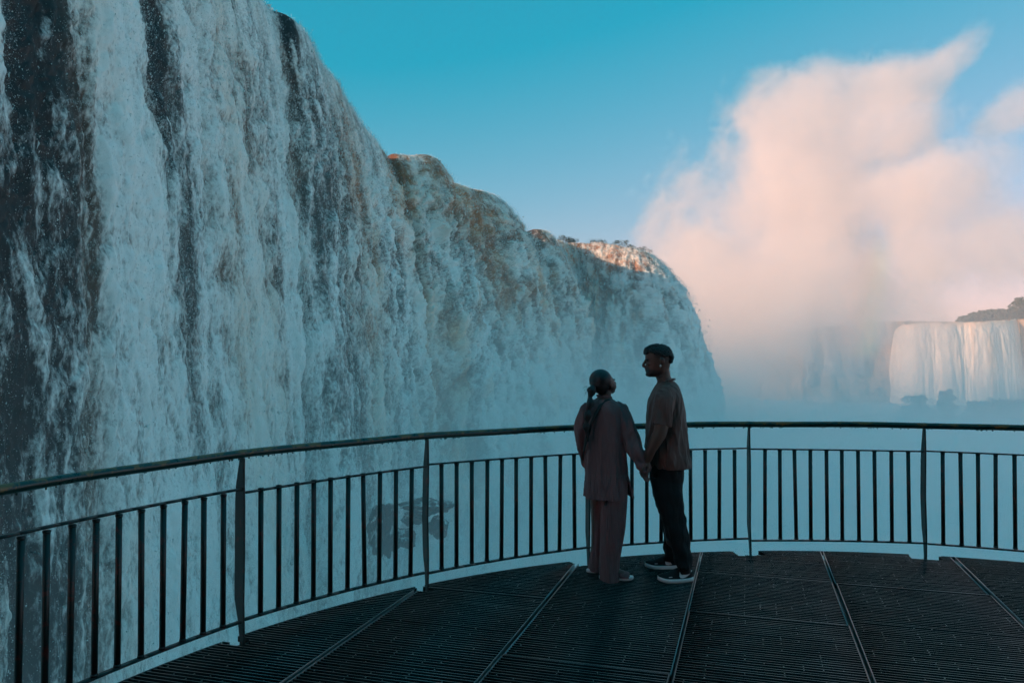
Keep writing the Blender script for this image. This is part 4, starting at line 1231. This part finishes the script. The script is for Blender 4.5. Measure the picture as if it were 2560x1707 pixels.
# neck rib
bm = bmesh.new()
pts_ = []
for k in range(33):
    t = 2 * math.pi * k / 32
    a = at(1665.5 + 20.5 * math.cos(t), 951.5 + 4.0 * -math.cos(t), YM)
    pts_.append((a.x, YM + .066 * math.sin(t), a.z))
tube(bm, pts_, [.0075] * 33, 8, 2, up=(0, 0, 1))
bm_obj('collar', bm, m_tee, man)
# jeans
bm = bmesh.new()
def jean_fold(t, z, i):
    low = max(0, 0.55 - z); kn = math.exp(-((z - 0.50) / 0.10) ** 2)
    return 0.0045 * math.sin(46 * z + 2 * t) * (0.35 + min(1, low * 2.2)) + 0.004 * math.sin(70 * z - 3 * t) * (kn + min(1, low * 1.6)) + 0.003 * math.sin(4 * t + 9 * z)
loft(bm, refine([ring(1630, 1706, 1120, YM, .15), ring(1626, 1709, 1150, YM, .160), ring(1624, 1709, 1175, YM, .168), ring(1625.5, 1707.5, 1200, YM, .165), ring(1634, 1703, 1222, YM, .13)], 4), 40, 0.92, jean_fold)
loft(bm, refine([ring(1626, 1706.5, 1192, 5.90, .088), ring(1632, 1707.5, 1232, 5.87, .090), ring(1642, 1710.5, 1268, 5.855, .088), ring(1652, 1714, 1295, 5.845, .085), ring(1664, 1720, 1330, 5.83, .080), ring(1677, 1725, 1362, 5.815, .076), ring(1686, 1728.5, 1392, 5.80, .073),
                 ring(1688, 1730.5, 1403, 5.795, .074), ring(1689.5, 1731, 1412, 5.79, .072), ring(1692, 1729, 1419, 5.79, .064)], 6), 40, 0.95, jean_fold)
loft(bm, refine([ring(1625, 1700, 1192, 6.03, .088), ring(1631, 1701, 1232, 6.06, .088), ring(1640, 1702, 1264, 6.09, .085), ring(1650.5, 1704, 1288, 6.11, .08), ring(1656, 1705, 1312, 6.13, .076), ring(1660, 1705.5, 1340, 6.145, .073), ring(1660, 1706, 1365, 6.155, .072),
                 ring(1660.5, 1706, 1382, 6.16, .072), ring(1658, 1705, 1394, 6.165, .070), ring(1658, 1702, 1401, 6.165, .064)], 6), 40, 0.95, jean_fold)
me = remeshed(bm, 'jeans', 0.0055, 1)
link_mesh('jeans', me, m_jean, man)
# shoes
def ground(px, py):
    d = at(px, py, 1.0) - Vector((0, 0, EYE)); t = -EYE / d.z
    return Vector((d.x * t, d.y * t, 0.0015))
h1 = Vector((at(1732, 1447, 5.83).x, 5.83, 0.0015)); t1 = Vector((at(1645, 1450, 5.80).x, 5.80, 0.0015))
shoe(man, h1, math.atan2(t1.y - h1.y, t1.x - h1.x), (t1 - h1).length, 'shoe', m_sole, m_shoe)
h2 = Vector((at(1700, 1417, 6.18).x, 6.18, 0.0015)); t2 = Vector((at(1612.5, 1413, 6.19).x, 6.19, 0.0015))
shoe(man, h2, math.atan2(t2.y - h2.y, t2.x - h2.x), (t2 - h2).length, 'shoe', m_sole, m_shoe)
# short curls on top, sides faded
hr = np.random.default_rng(31)
bm = bmesh.new()
OUT = catmull(np.array([(1613.5, 883), (1611.5, 877), (1613.5, 871), (1620, 865.5), (1630, 862), (1643, 860.2), (1657, 862), (1670, 866.5), (1677.5, 876), (1680.5, 889), (1678.5, 899), (1675.5, 906)], float), 12)
for k in range(2600):
    x_, y_ = OUT[hr.integers(len(OUT))] + hr.normal(0, 0.6, 2)
    lat = math.sqrt(max(0.05, 1 - ((x_ - 1647) / 40) ** 2))
    ph = hr.uniform(-1.45, 1.45)
    r_ = hr.uniform(.0055, .0115)
    pz = at(x_, y_, YM); zc_ = at(x_, 894, YM).z
    inset = r_ + hr.uniform(-.004, .008) - .003
    q = Vector((pz.x + (at(1647, 0, YM).x - pz.x) * min(1, inset / .11), YM + .084 * lat * math.sin(ph), zc_ + max(0, pz.z - zc_ - inset) * math.cos(ph) + min(0, pz.z - zc_)))
    xq, yq = (float(v_[0]) for v_ in project(np.array([[q.x, q.y, q.z]])))
    line = np.interp(xq, [1606, 1613, 1622, 1632, 1640, 1652, 1662, 1671, 1677, 1684], [883, 884, 880.5, 881, 885, 887.5, 892, 899, 907, 909]) + hr.normal(0, 1.0)
    if yq > line: continue
    ball(bm, q, (r_, r_, r_ * 0.75), Vector(hr.normal(0, 1, 3)).to_track_quat('Z', 'Y'), 1)
loft(bm, refine([ring(1628, 1662, 866, YM, .045), ring(1620, 1669, 870, YM, .064), ring(1617, 1674, 877, YM, .075)], 3), 28)
bm_obj('hair', bm, m_hair_m, man)
bm = bmesh.new()
p = at(1651, 912.8, YM - .088)
for k in range(14):
    t = 2 * math.pi * k / 14
    ball(bm, p + Vector((.0055 * math.cos(t), -.002 * math.sin(t), -.006 + .0075 * math.sin(t))), .0022, None, 1)
ball(bm, p + Vector((0, -.003, -.003)), .0048, None, 2)
bm_obj('earring', bm, m_silver, man)

# ---------------------------------------------------------------- the woman
YW = 5.93
bm = bmesh.new()
hc = at(1502, 951, YW - .01)
ball(bm, hc, (.082, .092, .080), None, 3)
fa = Vector((0.80, 0.55, 0.22)).normalized()             # she looks up to the right, away from the lens
fq = fa.to_track_quat('X', 'Z')
fc = at(1516, 961, YW + .015)
ball(bm, fc, (.068, .062, .076), fq, 3)
ball(bm, fc + fq @ Vector((.035, 0, -.055)), (.034, .036, .026), fq)
ball(bm, fc + fq @ Vector((.020, -.036, -.022)), (.042, .026, .034), fq)
ball(bm, fc + fq @ Vector((.020, .036, -.022)), (.042, .026, .034), fq)
tube(bm, [fc + fq @ Vector(v) for v in ((.058, 0, .028), (.072, 0, .006), (.084, 0, -.012), (.070, 0, -.022))], [.006, .009, .012, .009], 10, 4)
ball(bm, fc + fq @ Vector((.066, 0, -.034)), (.009, .020, .006), fq); ball(bm, fc + fq @ Vector((.064, 0, -.046)), (.009, .018, .007), fq)
for s in (-1, 1):
    ball(bm, fc + fq @ Vector((.055, s * .028, .026)), (.012, .020, .007), fq)
    ball(bm, fc + fq @ Vector((-.012, s * .068, -.006)), (.016, .009, .029), fq)
loft(bm, refine([ring(1500, 1524, 972, YW, .042), ring(1496, 1527.5, 982, YW, .047), ring(1494, 1528, 992, YW, .052), ring(1484, 1534, 1001, YW, .085), ring(1472, 1544, 1012, YW, .105), ring(1470, 1550, 1035, YW, .115), ring(1474, 1552, 1080, YW, .105),
                 ring(1478, 1554, 1120, YW, .105), ring(1480, 1562, 1170, YW, .125), ring(1484, 1560, 1205, YW, .12)], 4), 32, 0.95)
tube(bm, [at(1546, 1018, 5.95), at(1563, 1062, 5.90), at(1580, 1104, 5.85), at(1597, 1140, 5.80), at(1609, 1168, 5.775)], [.046, .042, .038, .033, .024], 16, 4)
tube(bm, [at(1466, 1018, 5.93), at(1454, 1066, 5.95), at(1455, 1108, 5.98), at(1466, 1150, 6.05), at(1476, 1172, 6.08)], [.046, .042, .038, .033, .024], 16, 4)
G = lambda x, y, d: at(x, y, 5.765 + d)
hand(bm, G(1609, 1170, 0), G(1612, 1187, -.004), (0.3, 0.9, 0),
     [[G(1609, 1187, -.026), G(1611, 1197, -.030), G(1616, 1200, -.024), G(1620, 1196, -.014)], [G(1611, 1188, -.010), G(1613, 1199, -.014), G(1618, 1202, -.008), G(1622, 1197, .000)],
      [G(1613, 1188, .008), G(1615, 1199, .006), G(1620, 1202, .010), G(1623, 1197, .016)], [G(1614, 1187, .022), G(1617, 1196, .022), G(1621, 1198, .026), G(1624, 1194, .030)]],
     [G(1605, 1176, -.016), G(1603, 1185, -.026), G(1607, 1191, -.032)], .032, .013)
G2 = lambda x, y, d: at(x, y, 6.09 + d)
hand(bm, G2(1477, 1174, 0), G2(1481, 1196, 0), (0.2, 1, 0), [[G2(1481, 1196, d), G2(1483, 1207, d), G2(1482, 1216, d), G2(1480, 1222, d)] for d in (-.024, -.008, .008, .023)],
     [G2(1479, 1182, -.022), G2(1485, 1190, -.030), G2(1488, 1198, -.030)], .032, .013)
tube(bm, [at(1528, 1200, 5.88), at(1530, 1300, 5.87), at(1526, 1390, 5.865), at(1524, 1436, 5.865)], [.085, .060, .044, .034], 14, 4)
tube(bm, [at(1500, 1200, 5.99), at(1497, 1300, 6.02), at(1492, 1380, 6.04), at(1490, 1412, 6.05)], [.085, .060, .044, .034], 14, 4)
for f, dx in ((Vector((at(1522, 1440, 5.87).x, 5.87, .03)), Vector((1, -.18, 0)).normalized()), (Vector((at(1489, 1420, 6.06).x, 6.06, .03)), Vector((1, .1, 0)).normalized())):
    tube(bm, [f - dx * .02 + Vector((0, 0, .035)), f + dx * .05 + Vector((0, 0, .030)), f + dx * .11 + Vector((0, 0, .012)), f + dx * .155 + Vector((0, 0, .004))], [.034, .036, .036, .026], 14, 4, 0.7, up=(0, 0, 1))
me = remeshed(bm, 'person', 0.0042, 2)
woman = link_mesh('person', me, m_skin_w)
c = coords(me); qx, qy = project(c)
point_attr(me, 'stubble', np.zeros(len(c)))
tag(woman, 'woman in ribbed mauve tunic set, long braid down her turned back, facing the man', 'person')
# hair: sleek cap, nape and bubble braid
bm = bmesh.new()
ball(bm, at(1501.5, 950.5, YW - .015), (.0875, .096, .0855), None, 3)
ball(bm, at(1500, 962, YW - .045), (.070, .062, .064), None, 3)
ball(bm, at(1504, 976, YW - .040), (.040, .040, .036), None, 3)
hair_cut = remeshed(bm, 'hair', 0.0045, 3)
bm = bmesh.new(); bm.from_mesh(hair_cut)
# clear of the face: the hairline runs from brow to ear to nape
dl = [v for v in bm.verts if (v.co - fc).dot(fa) > 0.012 + 0.30 * (v.co.z - fc.z)]
bmesh.ops.delete(bm, geom=dl, context='VERTS')
me = bpy.data.meshes.new('hair'); bm.to_mesh(me); bm.free()
hair = link_mesh('hair', me, m_hair_w, woman)
bm = bmesh.new()
br_ = [(1484, 966, 5.835, .018), (1479.5, 975, 5.815, .034), (1478.5, 981, 5.81, .030), (1475.5, 991, 5.805, .015), (1475, 995, 5.80, .016), (1476, 1004, 5.785, .027), (1475, 1011, 5.775, .026), (1471.5, 1021, 5.77, .017), (1470.5, 1025, 5.77, .017),
       (1469.5, 1036, 5.765, .026), (1468.5, 1043, 5.765, .024), (1467, 1052, 5.765, .016), (1466.5, 1056, 5.765, .016), (1466, 1065, 5.765, .025), (1466, 1071, 5.765, .022), (1467, 1080, 5.765, .011), (1468, 1088, 5.765, .014), (1469, 1097, 5.77, .010), (1470, 1104, 5.77, .004)]
def strand(t, f): return 0.0015 * math.sin(9 * t + 40 * f)
tube(bm, [at(x, y, Y) for x, y, Y, r in br_], [r for *_, r in br_], 24, 6, 0.9, fold=strand)
for k in range(40):                                       # loose wisps
    p = at(1472 + hr.normal(0, 4), 978 + hr.normal(0, 6), 5.82)
    q = p + Vector((hr.normal(-.012, .012), hr.normal(0, .008), hr.normal(-.02, .012)))
    tube(bm, [p, (p + q) / 2 + Vector((hr.normal(0, .006), 0, 0)), q], [.0008, .0006, .0004], 4, 3)
bm_obj('braid', bm, m_hair_w, hair)
# tunic: one open sheet split at the side seam, plus two sleeves
tr_ = [(1494, 1527.5, 992, .050), (1490, 1531, 996, .062), (1482, 1536, 1000, .084), (1473, 1543, 1005, .104), (1466, 1551, 1013, .122), (1462, 1556, 1025, .132), (1460.5, 1559, 1045, .138), (1461, 1561, 1075, .140), (1462, 1562.5, 1110, .142), (1463, 1566, 1150, .146), (1464, 1569, 1186, .150),
       (1464, 1571, 1215, .153), (1464.5, 1573, 1238, .155)]
R_ = refine([ring(*r[:3], YW, r[3]) for r in tr_], 8)
zt = at(0, 1186, YW).z; zb = R_[-1][2]
bm = bmesh.new(); rows = []
NT = 120
for i, (x, y, z, rx, ry) in enumerate(R_):
    f = max(0, (zt - z) / (zt - zb))
    a0 = R(-33) + 0.02 * f; a1 = R(-33) - R(25) * f ** 0.9 - 0.004
    row = []
    for k in range(NT + 1):
        t = a0 + (2 * math.pi - (a0 - a1)) * k / NT
        drop = max(0, min(1, (1.40 - z) * 1.6))
        fo = (0.022 * rdg(3 * t + 1.1 * z + 0.5) + 0.014 * rdg(5 * t - 2.4 * z + 2) + 0.006 * rdg(9 * t + 3 * z) - 0.008) * drop + 0.012 * f
        flare = 0.026 * f * math.exp(-((t - a0) / 0.35) ** 2)
        hem = -0.012 * f * (0.5 - 0.5 * math.sin(t))
        row.append(bm.verts.new((x + (rx + fo + flare) * sup(math.cos(t), 0.95), y + (ry + fo) * sup(math.sin(t), 0.95), z + hem)))
    rows.append(row)
for r0, r1 in zip(rows, rows[1:]):
    for k in range(NT): bm.faces.new((r0[k], r1[k], r1[k + 1], r0[k + 1]))
for i, (r0, r1) in enumerate(zip(rows, rows[1:])):
    if R_[i][2] > zt: bm.faces.new((r0[NT], r1[NT], r1[0], r0[0]))
bmesh.ops.recalc_face_normals(bm, faces=bm.faces)
ex = bmesh.ops.solidify(bm, geom=list(bm.faces), thickness=0.004)
def sl(t, f): return 0.012 * rdg(1.5 * t + 5 * f) * (f > 0.1) + 0.006 * math.sin(2 * t + 14 * f) * (f > 0.15) + 0.0045 * math.sin(5 * t - 11 * f) + 0.004 * math.sin(30 * f + t) * (0.35 < f < 0.9)
tube(bm, [at(1534, 1011, 5.94), at(1548, 1030, 5.93), at(1563, 1066, 5.895), at(1578, 1102, 5.855), at(1594, 1136, 5.805), at(1605, 1158, 5.78), at(1611.5, 1172, 5.77), at(1613, 1181, 5.768)], [.040, .066, .070, .066, .058, .044, .038, .036], 40, 8, fold=sl)
tube(bm, [at(1474, 1011, 5.93), at(1466, 1030, 5.93), at(1459.5, 1066, 5.95), at(1460, 1104, 5.98), at(1466, 1140, 6.03), at(1474, 1164, 6.07), at(1477, 1174, 6.08)], [.040, .058, .060, .056, .050, .040, .036], 40, 8, fold=sl)
# collar band
cp = [ (at(1510.8 + 17.5 * math.cos(t), 990.5 + 1.5 * math.cos(t), YW).x, YW + .050 * math.sin(t), at(1510, 991 + 2.2 * math.cos(t), YW).z) for t in np.linspace(0, 2 * math.pi, 33)]
tube(bm, cp, [.0085] * 33, 8, 2, up=(0, 0, 1))
tun = bm_obj('tunic', bm, None, woman)
def rib_uv(o, n_rib):
    """rib coordinate: round the body above, straight down"""
    me = o.data
    uvl = me.uv_layers.new(name='rib')
    c = coords(me); li = np.empty(len(me.loops), dtype=np.int32); me.loops.foreach_get('vertex_index', li)
    u = (c[:, 0] * 0.85 + c[:, 1] * 0.5)
    uvl.data.foreach_set('uv', np.stack([u[li], 0 * u[li]], -1).astype(np.float32).ravel())
m_rib = cloth_mat('mauve_ribbed_knit', (0.200, 0.100, 0.104), 0.9, 0.12, rib=34)
tun.data.materials.append(m_knit); tun.data.materials.append(m_rib)
rib_uv(tun, 0)
zr = at(0, 1178, YW).z
for p_ in tun.data.polygons:
    if p_.center.z < zr: p_.material_index = 1
# trousers
bm = bmesh.new()
def tro(t, z, i): return 0.004 * math.sin(3 * t + 5 * z) + 0.003 * math.sin(7 * t + 14 * z) + 0.0022 * math.sin(34 * t)
loft(bm, refine([ring(1472, 1564, 1140, YW, .13), ring(1474, 1567, 1190, YW, .14), ring(1482, 1562, 1215, YW, .12)], 4), 60, 0.95, tro)
loft(bm, refine([ring(1502, 1568, 1186, 5.885, .098), ring(1503.5, 1566.5, 1232, 5.87, .100), ring(1502, 1565, 1272, 5.865, .100), ring(1501, 1562.5, 1312, 5.86, .098), ring(1499.5, 1555, 1355, 5.858, .094), ring(1499, 1548.5, 1392, 5.855, .090), ring(1500, 1547, 1420, 5.855, .092), ring(1501, 1549.5, 1440, 5.855, .094), ring(1501.5, 1549, 1449, 5.855, .093)], 6), 120, 0.96, tro)
loft(bm, refine([ring(1478, 1536, 1186, 5.99, .098), ring(1482.5, 1530, 1232, 6.01, .098), ring(1482.5, 1524, 1272, 6.02, .096), ring(1482, 1518, 1312, 6.03, .094), ring(1480.5, 1513, 1355, 6.04, .090), ring(1476, 1509, 1392, 6.045, .090), ring(1473, 1508, 1410, 6.05, .092), ring(1472, 1508, 1423, 6.05, .092)], 6), 120, 0.96, tro)
trs_o = bm_obj('trousers', bm, m_rib, woman)
rib_uv(trs_o, 0)
# open sandals
for f, dx in ((Vector((at(1522, 1440, 5.87).x, 5.87, 0)), Vector((1, -.18, 0)).normalized()), (Vector((at(1489, 1420, 6.06).x, 6.06, 0)), Vector((1, .1, 0)).normalized())):
    sd_ = Vector((-dx.y, dx.x, 0))
    bm = bmesh.new(); prev = None
    for z in (0.0015, 0.006, 0.022, 0.027):
        k_ = 0.96 if z in (0.0015, 0.027) else 1.0
        vs = []
        for k in range(36):
            t = 2 * math.pi * k / 36
            u = math.cos(t); w_ = math.sin(t)
            vs.append(bm.verts.new(f + dx * (0.055 + 0.128 * k_ * sup(u, 0.85)) + sd_ * ((0.040 + 0.010 * u) * k_ * sup(w_, 0.9)) + Vector((0, 0, z + 0.006 * max(0, u) ** 3))))
        if prev:
            for k in range(36): bm.faces.new((prev[k], prev[(k + 1) % 36], vs[(k + 1) % 36], vs[k]))
        else: bm.faces.new(vs[::-1])
        prev = vs
    bm.faces.new(prev)
    sn = bm_obj('sandal', bm, m_sandal, woman)
    bm = bmesh.new(); rows = []
    for j in range(7):
        u = 0.075 + 0.075 * j / 6
        rows.append([bm.verts.new(f + dx * u + sd_ * ((0.047 - 0.10 * max(0, u - .12)) * math.cos(a)) + Vector((0, 0, 0.022 + (0.052 - 0.20 * (u - .075)) * math.sin(a)))) for a in np.linspace(0, math.pi, 13)])
    for r0, r1 in zip(rows, rows[1:]):
        for k in range(12): bm.faces.new((r0[k], r0[k + 1], r1[k + 1], r1[k]))
    bmesh.ops.recalc_face_normals(bm, faces=bm.faces)
    bmesh.ops.solidify(bm, geom=list(bm.faces), thickness=0.003)
    bm_obj('toe_strap', bm, m_knit, sn)
# crossbody bag: strap over her right shoulder, pouch at the left hip in front
bag = empty('crossbody_bag', at(1478, 1160, YW + .16))
tag(bag, 'black crossbody bag whose strap runs diagonally over the back of the mauve tunic', 'bag')
bm = bmesh.new()
sp = [(1533, 1001, 5.93 + .02), (1524, 999, 5.875), (1512, 1003, 5.845), (1500, 1016, 5.808), (1489, 1036, 5.785), (1479, 1060, 5.78), (1471, 1085, 5.785), (1464, 1110, 5.83), (1460, 1130, 5.92), (1464, 1145, 6.02), (1476, 1150, 6.08)]
P = catmull(np.array([tuple(at(*q)) for q in sp], float), 6)
rows = []
for i, q in enumerate(P):
    d = Vector(P[min(i + 1, len(P) - 1)] - P[max(i - 1, 0)]).normalized()
    out_n = Vector((q[0] - at(1512, 1050, YW).x, q[1] - YW, 0.25 * (1 if q[2] > 1.3 else 0))).normalized()
    w_ = d.cross(out_n).normalized()
    rows.append([bm.verts.new(Vector(q) + w_ * a + out_n * b_) for a, b_ in ((-.012, .001), (.012, .001), (.012, .005), (-.012, .005))])
for r0, r1 in zip(rows, rows[1:]):
    for k in range(4): bm.faces.new((r0[k], r0[(k + 1) % 4], r1[(k + 1) % 4], r1[k]))
bmesh.ops.recalc_face_normals(bm, faces=bm.faces)
o = bm_obj('strap', bm, m_strap, bag); o.matrix_parent_inverse = Matrix.Translation(bag.location).inverted()
bm = bmesh.new()
bmesh.ops.create_cube(bm, size=1, matrix=Matrix.Translation(at(1490, 1162, YW + .17)) @ Matrix.Diagonal((.16, .05, .12, 1)))
bmesh.ops.bevel(bm, geom=list(bm.edges), offset=.015, segments=3, affect='EDGES')
o = bm_obj('pouch', bm, m_strap, bag); o.matrix_parent_inverse = Matrix.Translation(bag.location).inverted()
